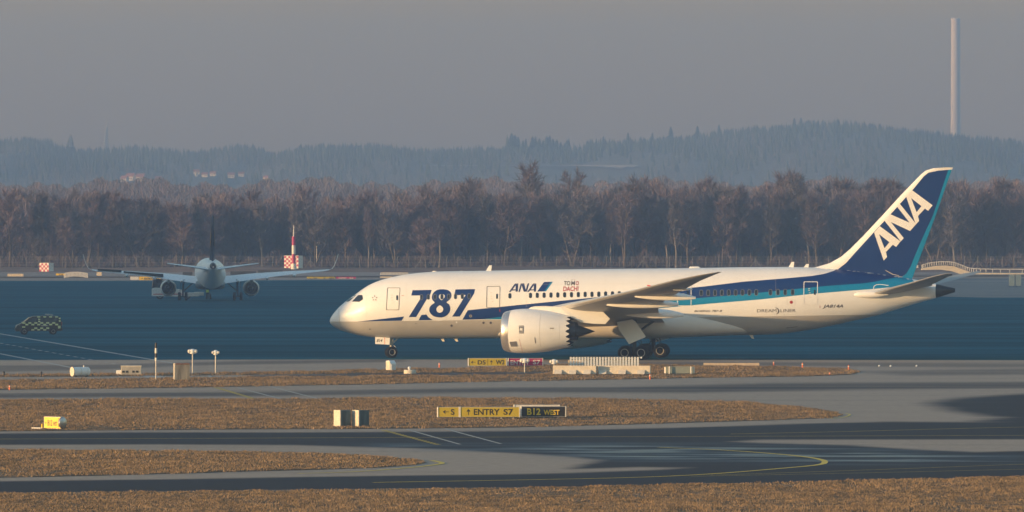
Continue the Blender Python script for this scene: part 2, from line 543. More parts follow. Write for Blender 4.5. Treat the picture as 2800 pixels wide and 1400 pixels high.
mb = MB()
strip(mb, [(649, 1060), (766, 1090.5)], .22, .012); strip(mb, [(742, 1058), (868, 1090)], .22, .012)
strip(mb, [(1111, 1174), (1258, 1215.5)], .2, .012); strip(mb, [(1217, 1173), (1370, 1214)], .2, .012)
strip(mb, [(-400, 845), (0, 913), (476.5, 994)], .5, .016); strip(mb, [(-400, 890), (0, 967.6), (207, 1007.7)], .45, .016)
strip(mb, [(-400, 893), (0, 938.7), (327, 998)], .28, .016, (3.0, 3.0))
strip(mb, [(570, 1027), (583, 1035)], .3, .016); strip(mb, [(410, 1027), (440, 1037)], 1.6, .018)
tag(mb.build('white_line_markings', M_lw, smooth=0), kind='structure')
mb = MB()
for o in (0, .5):
    strip(mb, [(588 + o * 14, 1060), (690 + o * 14, 1090.5)], .22, .014, (1.1, .9))
    strip(mb, [(1046 + o * 14, 1177), (1196 + o * 14, 1217)], .2, .014, (.8, .7))
strip(mb, [(-400, 1203), (0, 1201), (700, 1198.5), (1400, 1195.5), (2800, 1191), (3300, 1190)], .26, .014)
strip(mb, ZR(curve_pts([(1100, 271), (1700, 258), (2300, 242), (2576, 236), (3300, 222)])), .22, .014)
strip(mb, ZR(curve_pts([(735, 338), (1060, 352), (1340, 372), (1490, 388), (1558, 401), (1574, 412), (1545, 425), (1400, 440), (1000, 472), (600, 490), (0, 503), (-700, 515)])), .34, .016)
strip(mb, ZR(curve_pts([(1000, 478), (1700, 455), (2576, 423), (3300, 398)])), .14, .014)
strip(mb, ZR(curve_pts([(900, 484), (1800, 466), (2576, 448), (3300, 432)])), .14, .014)
strip(mb, ZL(curve_pts([(1500, 470), (1800, 460), (2060, 440), (2200, 424), (2222, 415), (2170, 404)])), .3, .016)
strip(mb, ZR(curve_pts([(1600, 193), (1670, 186), (1700, 174), (1680, 168)])), .16, .016)
tag(mb.build('yellow_line_markings', M_ly, smooth=0), kind='structure')


# ------------------------------------------------------------------ the wide airliner on the taxiway
PSI = R(10.8)
CP, SP = math.cos(PSI), math.sin(PSI)
NX, NY = -16.2, 705.3                         # world position of the nose tip; local x runs aft, y to starboard


def A(px, py, ly=0.0):
    """photo column and row at lateral station ly -> local (x, z)"""
    # world X = NX + x*CP + ly*SP ; depth = NY - x*SP + ly*CP ; column = CX + F*X/depth
    u = (px - CX) / F
    x = (u * (NY + ly * CP) - NX - ly * SP) / (CP + u * SP)
    d = NY - x * SP + ly * CP
    return x, H - (py - HY) * d / F


top_px = [(901, 879), (903.5, 871), (910.3, 859.8), (926.6, 841), (943, 826), (973, 805), (992, 790), (1008, 778.5), (1043, 765), (1078, 756), (1113, 749.5), (1159.5, 744.5), (1206, 742), (1276, 741), (1346, 740), (1430, 738.4), (1593, 736), (1826, 733.8), (1916, 732.6), (2033, 730.5), (2149, 730), (2219, 731), (2290, 735), (2360, 742), (2464, 757), (2492, 762), (2560, 776.5)]
bot_px = [(901, 879), (903.5, 884.5), (910, 891), (931, 903), (957, 911), (985, 918), (1024, 923), (1066, 925.5), (1113, 926.4), (1229, 926), (1369, 925), (1593, 925), (1686, 925), (1756, 925), (1858, 922.5), (1916, 920), (2010, 917), (2079.5, 915.5), (2126, 914), (2173, 908.5), (2242.6, 897), (2312.5, 882), (2400, 862), (2464.5, 842), (2517, 826), (2562, 814)]
tp = np.array([A(*q) for q in top_px]); bp_ = np.array([A(*q) for q in bot_px])
X0, X1 = 0.0, A(2560, 790)[0]
tp[0, 0] = bp_[0, 0] = 0


def sm(xs, ys, x):
    return float(np.interp(x, xs, ys))


xs_f = np.concatenate([[0, .03, .1, .2, .35, .55, .8, 1.1], np.arange(1.5, X1 - .2, .35), [X1]])
zt_ = np.array([sm(tp[:, 0], tp[:, 1], x) for x in xs_f]); zb_ = np.array([sm(bp_[:, 0], bp_[:, 1], x) for x in xs_f])
for _ in range(3):     # ease the polyline corners
    zt_[9:-1] = .25 * zt_[8:-2] + .5 * zt_[9:-1] + .25 * zt_[10:]
    zb_[9:-1] = .25 * zb_[8:-2] + .5 * zb_[9:-1] + .25 * zb_[10:]
zb_ += .0
rz_ = np.maximum((zt_ - zb_) / 2, .004); zc_ = (zt_ + zb_) / 2
ry_ = np.where(xs_f < 9, np.minimum(rz_ * (1.02 - .052 * np.clip(xs_f / 9, 0, 1)), 2.9), np.where(xs_f > 36, rz_ * (.968 - .14 * np.clip((xs_f - 36) / 18, 0, 1)), rz_ * .968))


def sec(x):
    return np.interp(x, xs_f, zc_), np.interp(x, xs_f, rz_), np.interp(x, xs_f, ry_)


def fuse_mesh(xa, xb, n=112):
    xx = [xa] + [x for x in xs_f if xa + .01 < x < xb - .01] + [xb]
    rings = []
    for x in xx:
        zc, rz, ry = sec(x)
        rings.append([(x, ry * math.sin(2 * math.pi * k / n), zc + rz * math.cos(2 * math.pi * k / n)) for k in range(n)])
    return rings


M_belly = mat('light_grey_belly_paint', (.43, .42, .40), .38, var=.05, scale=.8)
M_blue = mat('deep_blue_paint', (.003, .030, .155), .38, var=.04, scale=.5, spec=.3)
M_teal = mat('bright_blue_paint', (.0, .205, .42), .38, var=.04, scale=.5, spec=.3)
M_ink = mat('dark_blue_lettering', (.012, .025, .11), .4, var=.05)
M_txt = mat('dark_grey_lettering', (.055, .05, .06), .5, var=.05)
M_lred = mat('red_lettering', (.40, .02, .03), .45, var=.05)
M_seam = mat('panel_seam_grey', (.33, .31, .29), .5, var=.05)
M_seal = mat('dark_door_seal', (.09, .09, .10), .5, var=.1)
M_wing = mat('pale_grey_wing_paint', (.25, .26, .28), .42, var=.06, scale=.5)
M_bare = mat('bright_leading_edge', (.72, .70, .67), .3, .55, var=.06)
M_hot = mat('dark_exhaust_metal', (.045, .05, .06), .4, .7, var=.25, scale=2)
M_blank = mat('faint_outline_paint', (.60, .57, .53), .45, var=.03)

jet = thing('airliner', (NX, NY, 0), -PSI, 'white wide-body airliner with dark blue stripe and large 787 lettering, on the taxiway', 'airplane')

# fuselage skin: white above, grey belly below a straight paint line; livery laid on as part of the same mesh
bm = bmesh.new()
RAD = 1.08


def bm_loft(bm, rings, caps=True):
    vv = [[bm.verts.new(p) for p in r] for r in rings]; n = len(rings[0])
    for i in range(len(vv) - 1):
        for k in range(n):
            bm.faces.new((vv[i][k], vv[i][(k + 1) % n], vv[i + 1][(k + 1) % n], vv[i + 1][k]))
    if caps:
        bm.faces.new(vv[0][::-1]); bm.faces.new(vv[-1])


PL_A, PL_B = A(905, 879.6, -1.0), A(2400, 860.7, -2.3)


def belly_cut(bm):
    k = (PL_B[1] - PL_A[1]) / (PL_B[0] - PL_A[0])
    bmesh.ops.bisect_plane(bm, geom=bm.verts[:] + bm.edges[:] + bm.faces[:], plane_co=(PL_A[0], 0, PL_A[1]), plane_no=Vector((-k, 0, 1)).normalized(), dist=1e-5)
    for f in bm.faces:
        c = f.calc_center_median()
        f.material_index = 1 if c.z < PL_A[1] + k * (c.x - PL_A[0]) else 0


def finish(bm, name, mats, parent, ang=30):
    bmesh.ops.recalc_face_normals(bm, faces=bm.faces[:])
    me = bpy.data.meshes.new(name); bm.to_mesh(me); bm.free()
    for m in mats: me.materials.append(m)
    me.polygons.foreach_set('use_smooth', [True] * len(me.polygons))
    me.set_sharp_from_angle(angle=R(ang))
    o = bpy.data.objects.new(name, me); C.objects.link(o); o.parent = parent
    return o


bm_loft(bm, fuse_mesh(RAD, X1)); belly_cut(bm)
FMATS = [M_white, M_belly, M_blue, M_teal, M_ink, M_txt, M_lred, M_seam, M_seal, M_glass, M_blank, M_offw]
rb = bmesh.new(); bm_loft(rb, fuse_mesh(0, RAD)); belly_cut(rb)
finish(rb, 'radome', [M_white, M_belly], jet)


def wrap(px, py, off, side=-1):
    """photo point -> point on the fuselage skin, lifted by off"""
    ly = -2.6
    for _ in range(7):
        x, z = A(px, py, ly)
        zc, rz, ry = sec(min(max(x, .02), X1))
        t = max(-1, min(1, (z - zc) / rz))
        ly = -ry * math.sqrt(max(0, 1 - t * t))
    ny, nz = ly / (ry * ry), (z - zc) / (rz * rz)
    l = math.hypot(ny, nz) or 1
    return (x, (ly + ny / l * off) * (-side), max(min(z, zc + rz), zc - rz) + nz / l * off)


def flat_fill(loops):
    """2D loops (outer and holes) -> bmesh of triangles"""
    b = bmesh.new(); ed = []
    for lp in loops:
        vs = [b.verts.new((x, y, 0)) for x, y in lp]
        ed += [b.edges.new((vs[i], vs[(i + 1) % len(vs)])) for i in range(len(vs))]
    bmesh.ops.triangle_fill(b, edges=ed, use_beauty=True)
    return b


def slice_(b, dx, dy):
    xs = [v.co.x for v in b.verts]; ys = [v.co.y for v in b.verts]
    if not xs: return
    x = min(xs) + dx
    while x < max(xs) - .05:
        bmesh.ops.bisect_plane(b, geom=b.verts[:] + b.edges[:] + b.faces[:], plane_co=(x, 0, 0), plane_no=(1, 0, 0)); x += dx
    y = min(ys) + dy
    while y < max(ys) - .05:
        bmesh.ops.bisect_plane(b, geom=b.verts[:] + b.edges[:] + b.faces[:], plane_co=(0, y, 0), plane_no=(0, 1, 0)); y += dy


def to_skin(b, dst, mi, off=.012, fn=wrap, **kw):
    mp = {}
    for v in b.verts: mp[v] = dst.verts.new(fn(v.co.x, v.co.y, off, **kw))
    for f in b.faces:
        try: dst.faces.new([mp[v] for v in f.verts]).material_index = mi
        except ValueError: pass


def decal(loops, mi, dst=None, off=.012, dx=9, dy=2.2, fn=wrap, **kw):
    if not isinstance(loops[0][0], (tuple, list)): loops = [loops]
    b = flat_fill(loops); slice_(b, dx, dy); to_skin(b, bm if dst is None else dst, mi, off, fn, **kw); b.free()


def decal_line(pts, w, mi, off=.014, **kw):
    for i in range(len(pts) - 1):
        (x0, y0), (x1, y1) = pts[i], pts[i + 1]; l = math.hypot(x1 - x0, y1 - y0) or 1
        nx, ny = -(y1 - y0) / l * w / 2, (x1 - x0) / l * w / 2
        decal([(x0 - nx, y0 - ny), (x0 + nx, y0 + ny), (x1 + nx, y1 + ny), (x1 - nx, y1 - ny)], mi, off=off, **kw)


def decal_text(s, x0, y0, x1, y1, h, mi, bold=0.0, shear=0.0, off=.014):
    """writes s along the baseline (x0,y0)-(x1,y1), letter height h, all in photo pixels"""
    vs, fs, _ = text_tris(s, bold, shear)
    b = bmesh.new()
    vv = [b.verts.new((x0 + (x1 - x0) * u, y0 + (y1 - y0) * u - h * v, 0)) for u, v in vs]
    for f in fs:
        try: b.faces.new([vv[i] for i in f])
        except ValueError: pass
    to_skin(b, bm, mi, off); b.free()


def rrect(x0, y0, x1, y1, r, n=5, sk=0.0):
    out = []
    for cx, cy, a0 in ((x1 - r, y0 + r, -90), (x1 - r, y1 - r, 0), (x0 + r, y1 - r, 90), (x0 + r, y0 + r, 180)):
        for k in range(n + 1):
            a = R(a0 + 90 * k / n); yy = cy + r * math.sin(a)
            out.append((cx + r * math.cos(a) + sk * (yy - y0), yy))
    return out


def zz(pts, ox, oy, k):
    return [(ox + a / k, oy + b / k) for a, b in pts]


blue_top = [(1279, 848.3), (1320, 844), (1380, 837.8), (1482.5, 827.6), (1600, 816), (1740, 802), (1873, 788.4), (1920, 784), (2033, 770.3), (2149.4, 761), (2219, 754.7), (2254, 749), (2280, 740.8), (2291.5, 733.5)]
teal_top = [(2470, 757.5), (2450, 759), (2425, 763.5), (2392.6, 770.5), (2360, 775), (2266, 781.5), (2172.7, 790.8), (2033, 804.8), (1920, 814.2), (1829.6, 821.8), (1600, 843), (1376, 865.6), (1315.6, 873)]
blue = [(1264.4, 874.2)] + blue_top + [(2360, 741), (2430, 752)] + teal_top
teal = [(1315.6, 873.4)] + teal_top[::-1][1:] + [(2490, 761), (2500, 770), (2470, 782), (2386, 790.6), (2335.8, 793.9), (2219, 803.7), (2079.5, 818.8), (1939.8, 830.4), (1851.8, 838.4), (1798.3, 843.5), (1600, 858), (1376, 872.8)]
for sd in (-1, 1):
    decal(blue, 2, dx=14, dy=2.4, off=.010, side=sd)
    decal(teal, 3, dx=14, dy=2.4, off=.010, side=sd)
ZN = lambda p: zz(p, 890, 780, 5.368)
Z7 = lambda p: zz(p, 1100, 780, 11.709)
ZA = lambda p: zz(p, 1380, 755, 11.709)
Z3 = lambda p: zz(p, 1800, 700, 4.293)
ZD = lambda p: zz(p, 2040, 800, 9.2)
Z1 = lambda p: zz(p, 880, 720, 4.293)
decal(ZN([(470, 533), (1155, 458), (1117, 520), (700, 527)]), 2)
decal(Z7([(610, 950), (770, 935), (830, 1020), (900, 1070), (990, 1112), (520, 1122)]), 2)
decal(Z7([(990, 1106), (1080, 1130), (1200, 1140), (1300, 1130), (1390, 1100)]), 0)
decal(Z7([(330, 160), (940, 150), (890, 300), (785, 440), (440, 1015), (205, 1020), (572, 440), (576, 325), (285, 330)]), 2, off=.014)
decal(Z7([(1705, 135), (2330, 125), (2300, 262), (1840, 998), (1600, 1003), (2030, 312), (1662, 318)]), 2, off=.014)
cl = lambda p, n=4: curve_pts(p + [p[0]], n)[:-1]
decal([Z7(cl([(1300, 128), (1440, 150), (1540, 220), (1573, 320), (1555, 400), (1500, 478), (1412, 545), (1490, 605), (1532, 700), (1532, 800), (1480, 905), (1390, 985), (1290, 1022), (1190, 1028), (1060, 1008), (950, 950), (885, 870), (863, 780), (885, 690), (945, 620), (1036, 556), (972, 480), (948, 400), (960, 310), (1010, 230), (1090, 165), (1190, 135)], 3)),
       Z7(cl([(1260, 285), (1330, 295), (1360, 355), (1330, 420), (1260, 480), (1195, 430), (1166, 370), (1195, 300)], 3)),
       Z7(cl([(1200, 637), (1270, 680), (1312, 760), (1280, 845), (1195, 882), (1115, 845), (1088, 760), (1125, 690)], 3))], 2, off=.014, dx=6)
for dx in (0, 583):
    decal([ZA([(325 + dx, 240), (430 + dx, 238), (418 + dx, 497), (350 + dx, 500), (352 + dx, 457), (228 + dx, 462), (190 + dx, 505), (135 + dx, 512)]), ZA([(352 + dx, 292), (350 + dx, 424), (252 + dx, 430)])], 4)
decal(ZA([(515, 238), (620, 235), (670, 440), (735, 238), (785, 235), (710, 498), (610, 500), (545, 290), (490, 500), (438, 507)]), 4)
decal(ZA([(1260, 190), (1480, 185), (1265, 490), (1040, 495)]), 2)
decal(ZA([(1480, 185), (1545, 180), (1320, 488), (1265, 490)]), 3)
TX = lambda s, x0, y0, x1, y1, h, mi, **k: decal_text(s, *ZA([(x0, y0)])[0], *ZA([(x1, y1)])[0], h / 11.709, mi, **k)
TX('TO', 1900, 300, 2100, 298, 138, 5, bold=.018, shear=.1)
TX('M', 2125, 298, 2255, 296, 136, 5, bold=.018, shear=.1)
TX('O', 2275, 297, 2375, 295, 136, 6, bold=.018, shear=.1)
TX('DACHI', 1872, 486, 2365, 478, 152, 6, bold=.02, shear=.1)
for a, mi in ((2155, 5), (2245, 6)): decal(ZA(rrect(a - 11, 112, a + 11, 134, 8, 2)), mi, off=.014)
decal_text('DREAM', *ZD([(275, 496)])[0], *ZD([(765, 488)])[0], 8.2, 5, bold=-.004)
decal_text('LINER', *ZD([(868, 492)])[0], *ZD([(1248, 486)])[0], 8.2, 5, bold=-.004)
decal(ZD(curve_pts([(710, 372), (790, 390), (836, 460), (810, 520), (740, 545)], 4) + curve_pts([(740, 545), (790, 510), (806, 455), (780, 405), (710, 372)], 4)[1:-1]), 5, off=.014)
decal_text('JA814A', *ZD([(1925, 406)])[0], *ZD([(2440, 400)])[0], 11.0, 5, bold=.012, shear=.3)
decal_text('BOEING 787-8', *Z3([(422, 658)])[0], *Z3([(748, 655)])[0], 5.2, 5, bold=.01, shear=.3)
decal([ZD([(1035, 180), (1240, 178), (1240, 312), (1035, 314)]), ZD([(1041, 186), (1234, 184), (1234, 306), (1041, 308)])], 10, off=.013)
decal(ZD([(1137 + 41 * math.cos(k * .3927), 243 + 41 * math.sin(k * .3927)) for k in range(16)]), 6, off=.014)
for k in range(5):     # five-pointed ring of small diamonds by the nose
    a = R(-90 + 72 * k); cx, cy = 620 + 22 * math.cos(a), 410 + 22 * math.sin(a)
    q = [(cx + 15 * math.cos(a), cy + 15 * math.sin(a)), (cx + 7 * math.cos(a + 1.57), cy + 7 * math.sin(a + 1.57)), (cx - 9 * math.cos(a), cy - 9 * math.sin(a)), (cx - 7 * math.cos(a + 1.57), cy - 7 * math.sin(a + 1.57))]
    decal(Z1(q), 5, off=.014)
decal_line(ZN([(196, 325), (196, 400), (205, 510), (232, 655)]), .7, 7, dy=4)
# faint cut-lines, ports and placards
for q in ([(995, 235), (995, 420)], [(770, 228), (995, 235)], [(1750, 205), (1745, 300)], [(1750, 205), (2165, 208)], [(2165, 208), (2165, 330)]): decal_line(Z1(q), .35, 10)
for cx, cy, r, mi in ((1747, 618, 17, 7), (1747, 618, 10, 8), (1898, 697, 14, 8), (1982, 697, 14, 8), (1523, 731, 14, 8), (1582, 690, 10, 0), (1105, 708, 6, 8), (565, 772, 8, 8)):
    decal(Z1([(cx + r * math.cos(k * .5236), cy + r * math.sin(k * .5236)) for k in range(12)]), mi, off=.013 + (.003 if r == 10 else 0))
for q, mi in ((ZD([(845, 875), (1000, 835), (1310, 800), (1310, 850), (1005, 905)]), 1), (ZD([(1005, 880), (1290, 850), (1305, 862), (1012, 898)]), 8)): decal(q, mi, off=.013)
for x in (958, 1250): decal_line(ZD([(x, 525), (x + 15, 800)]), .3, 7)
decal_line(ZD([(1858, 330), (1860, 385)]), 1.1, 6)
decal_line(Z1([(2087, 538), (2092, 572)]), 1.8, 6)
decal_line(Z1([(937, 378), (965, 380)]), 1.0, 6)
for q in ([(1000, 787), (1003, 900)], [(1222, 744), (1220, 920)], [(1440, 742), (1440, 840)], [(1655, 740), (1655, 800)], [(1948, 736), (1950, 780)], [(2120, 734), (2124, 905)], [(1225, 781), (1655, 776)], [(1660, 776), (1950, 771)]): decal_line(q, .3, 10, dy=6, dx=20)
decal_line(zz(curve_pts([(683, 1010), (686, 985), (705, 970), (745, 968), (800, 976)], 4), 2150, 440, 2.862), 1.8, 0)
fus = finish(bm, 'fuselage', FMATS, jet)

# windows, doors, cockpit glass: parts of their own
M_wrim = mat('window_rim', (.16, .18, .22), .4, var=.05)
M_orim = mat('window_shade_rim', (.05, .055, .065), .4, var=.05)


def skin_part(name, parts, mats, parent=jet, off=.016):
    b = bmesh.new()
    for loops, mi in parts:
        if not isinstance(loops[0][0], (tuple, list)): loops = [loops]
        q = flat_fill(loops); slice_(q, 8, 3); to_skin(q, b, mi, off); q.free()
    return finish(b, name, mats, parent)


def window(cx, cy, w, h, rim):
    skin_part('window', [([rrect(cx - w / 2, cy - h / 2, cx + w / 2, cy + h / 2, w * .45), rrect(cx - w / 2 + 1.1, cy - h / 2 + 1.1, cx + w / 2 - 1.1, cy + h / 2 - 1.1, w * .32)], 1),
                         (rrect(cx - w / 2 + 1.1, cy - h / 2 + 1.1, cx + w / 2 - 1.1, cy + h / 2 - 1.1, w * .32), 0)], [M_glass, rim])


for i in range(8): window(880 + (1170 + 79.8 * i) / 4.293, 720 + (397 - 1.6 * i) / 4.293, 8.4, 15.0, M_wrim)
fw = [147] + [388 + 80.2 * i for i in range(14)]
for i, a in enumerate(fw): window(1360 + a / 4.293, 700 + (468 - .0185 * (a - 147)) / 4.293, 8.4, 14.6, M_orim)
for a in [505 + 80.6 * i for i in range(9)] + [1317, 1405, 1490, 1577]: window(1800 + a / 4.293, 700 + (434 - .009 * (a - 505)) / 4.293, 10.0, 17.2, M_wrim)
skin_part('cockpit_window', [(ZN([(388, 238), (480, 145), (540, 143), (552, 205), (498, 245), (400, 241)]), 0)], [M_glass])
skin_part('cockpit_window', [(ZN([(300, 243), (385, 165), (428, 138), (450, 142), (352, 236), (318, 243)]), 0)], [M_glass])


def door(x0, y0, x1, y1, w, m, slit, sk, marks):
    d = skin_part('cabin_door', [([rrect(x0, y0, x1, y1, 3.2, sk=sk), rrect(x0 + w, y0 + w, x1 - w, y1 - w, 2.4, sk=sk)], 0)] + [([(a, b), (a + 5, b), (a + 5, b + 1.6), (a, b + 1.6)], 1) for a, b in marks], [m, M_blank], off=.02)
    sx, sy, sw, sh = slit
    skin_part('door_window', [(rrect(sx, sy, sx + sw, sy + sh, sw * .4), 0)], [M_glass], d, off=.02)


q = lambda p, f: [c for a in f(p) for c in a]
door(*q([(768, 287), (920, 549)], Z1), 1.25, M_seal, (*Z1([(874, 376)])[0], 4.8, 13.4), -.055, Z1([(812, 370), (812, 400), (820, 430), (825, 462)]))
door(*q([(1935, 270), (2094, 521)], Z1), 1.25, M_seal, (*Z1([(2046, 358)])[0], 4.8, 13.6), -.02, Z1([(1980, 345), (1978, 385), (1985, 415), (1992, 445)]))
door(*q([(222, 300), (389, 588)], Z3), 1.8, M_white, (*Z3([(338, 410)])[0], 4.6, 14), 0, Z3([(275, 385), (275, 405), (285, 440), (290, 495)]))
door(*q([(1707, 300), (1874, 572)], Z3), 1.8, M_white, (*Z3([(1828, 398)])[0], 4.8, 13.6), -.015, Z3([(1760, 380), (1760, 400), (1768, 430), (1775, 485)]))

# tail cone and exhaust
mbx = MB(); n = 40
zc, rz, ry = sec(X1)
xe, zt2 = A(2611, 788); zb2 = A(2611, 799)[1]
mbx.loft([[(x, r1 * math.sin(2 * math.pi * k / n), z + r2 * math.cos(2 * math.pi * k / n)) for k in range(n)] for x, z, r1, r2 in ((X1, zc, ry, rz), (X1 + .1, zc, ry * .985, rz * .985), ((X1 + xe) / 2, (zc + (zt2 + zb2) / 2) / 2, (ry + .2) / 2, (rz + (zt2 - zb2) / 2) / 2), (xe, (zt2 + zb2) / 2, .19, (zt2 - zb2) / 2), (xe - .25, (zt2 + zb2) / 2, .13, .12))])
mbx.build('tail_exhaust', M_hot, jet)

# belly fairing where the wing passes through
mbx = MB(); rings = []
for x in np.arange(15.2, 38.01, .6):
    t = math.sin(math.pi * (x - 15.2) / 22.8) ** .55 if 15.2 < x < 38 else 0
    zc, rz, ry = sec(x)
    w = ry * (.45 + .66 * t); top = zc - rz * (.62 - .58 * t); bot = zc - rz + .16 - .2 * t
    m_, hh = (top + bot) / 2, (top - bot) / 2
    rings.append([(x, w * math.copysign(abs(math.sin(a)) ** .62, math.sin(a)), m_ + hh * math.copysign(abs(math.cos(a)) ** .8, math.cos(a))) for a in np.linspace(0, 2 * math.pi, 41)[:-1]])
mbx.loft(rings); mbx.build('belly_fairing', mat('fairing_paint', (.66, .64, .60), .38, var=.05, scale=.8), jet)

# wings
AF = [(1, 0), (.92, .012), (.8, .032), (.65, .052), (.5, .064), (.36, .068), (.24, .063), (.14, .052), (.07, .038), (.025, .022), (0, 0), (.02, -.018), (.06, -.03), (.13, -.04), (.24, -.05), (.36, -.052), (.5, -.047), (.65, -.033), (.8, -.017), (.92, -.006)]


def wing_rings(st, side):
    rings = []
    for y, x, c, z, inc, tk in st:
        rings.append([(x + a * c, side * y, z - inc * a * c + b * c * tk) for a, b in AF])
    return rings


WST = [(2.3, 16.9, 13.8, 3.5, .03, 1.0), (6, 20.05, 10.7, 4.22, .03, 1.0), (9.8, 22.8, 8.5, 4.77, .03, .95), (14, 25.7, 6.6, 5.27, .025, .9), (18, 28.45, 5.2, 5.76, .025, .85), (22, 31.2, 4.1, 6.27, .022, .85), (25, 33.25, 3.3, 6.70, .02, .8), (27.5, 35.65, 2.3, 7.22, .015, .8), (29.3, 38.2, 1.2, 7.7, .01, .8), (30.05, 39.8, .4, 7.95, .0, .8)]
for sd in (-1, 1):
    mbx = MB(); rings = wing_rings(WST, sd); mbx.loft(rings)
    nA = len(AF)
    for i in range(len(mbx.f)):
        k = i % nA
        if i < (len(rings) - 1) * nA and k in (8, 9, 10, 11): mbx.m[i] = 1
    wg = mbx.build('wing', [M_wing, M_bare], jet)

    def canoe(p0, p1, r, drop=.1):
        b = MB(); p0, p1 = Vector(p0), Vector(p1); n = 16; rg = []
        for t in (0, .04, .1, .2, .35, .5, .65, .8, .92, 1):
            rr = r * (math.sin(math.pi * min(1, t * .93 + .015)) ** .75 + .02)
            c = p0.lerp(p1, t)
            rg.append([(c.x, c.y + rr * .55 * math.sin(2 * math.pi * k / n), c.z + rr * (1.0 * math.cos(2 * math.pi * k / n)) + (.3 * rr)) for k in range(n)])
        b.loft(rg); b.build('flap_track_fairing', M_white, wg)
    for y, t0, t1, z0, z1, r in ((14.6, 27.6, 33.9, 4.92, 4.98, .40), (20.0, 31.0, 36.3, 5.72, 5.62, .36), (24.0, 35.0, 36.7, 6.36, 6.42, .12), (7.6, 28.0, 33.2, 4.0, 3.95, .42)):
        canoe((t0, sd * y, z0), (t1, sd * y, z1), r)
    if sd < 0:
        b = MB(); b.box((33.05, sd * 24.7, 6.74), (.3, .14, .1)); b.build('navigation_light', mat('red_lamp_glass', (.7, .12, .09), .3), wg)

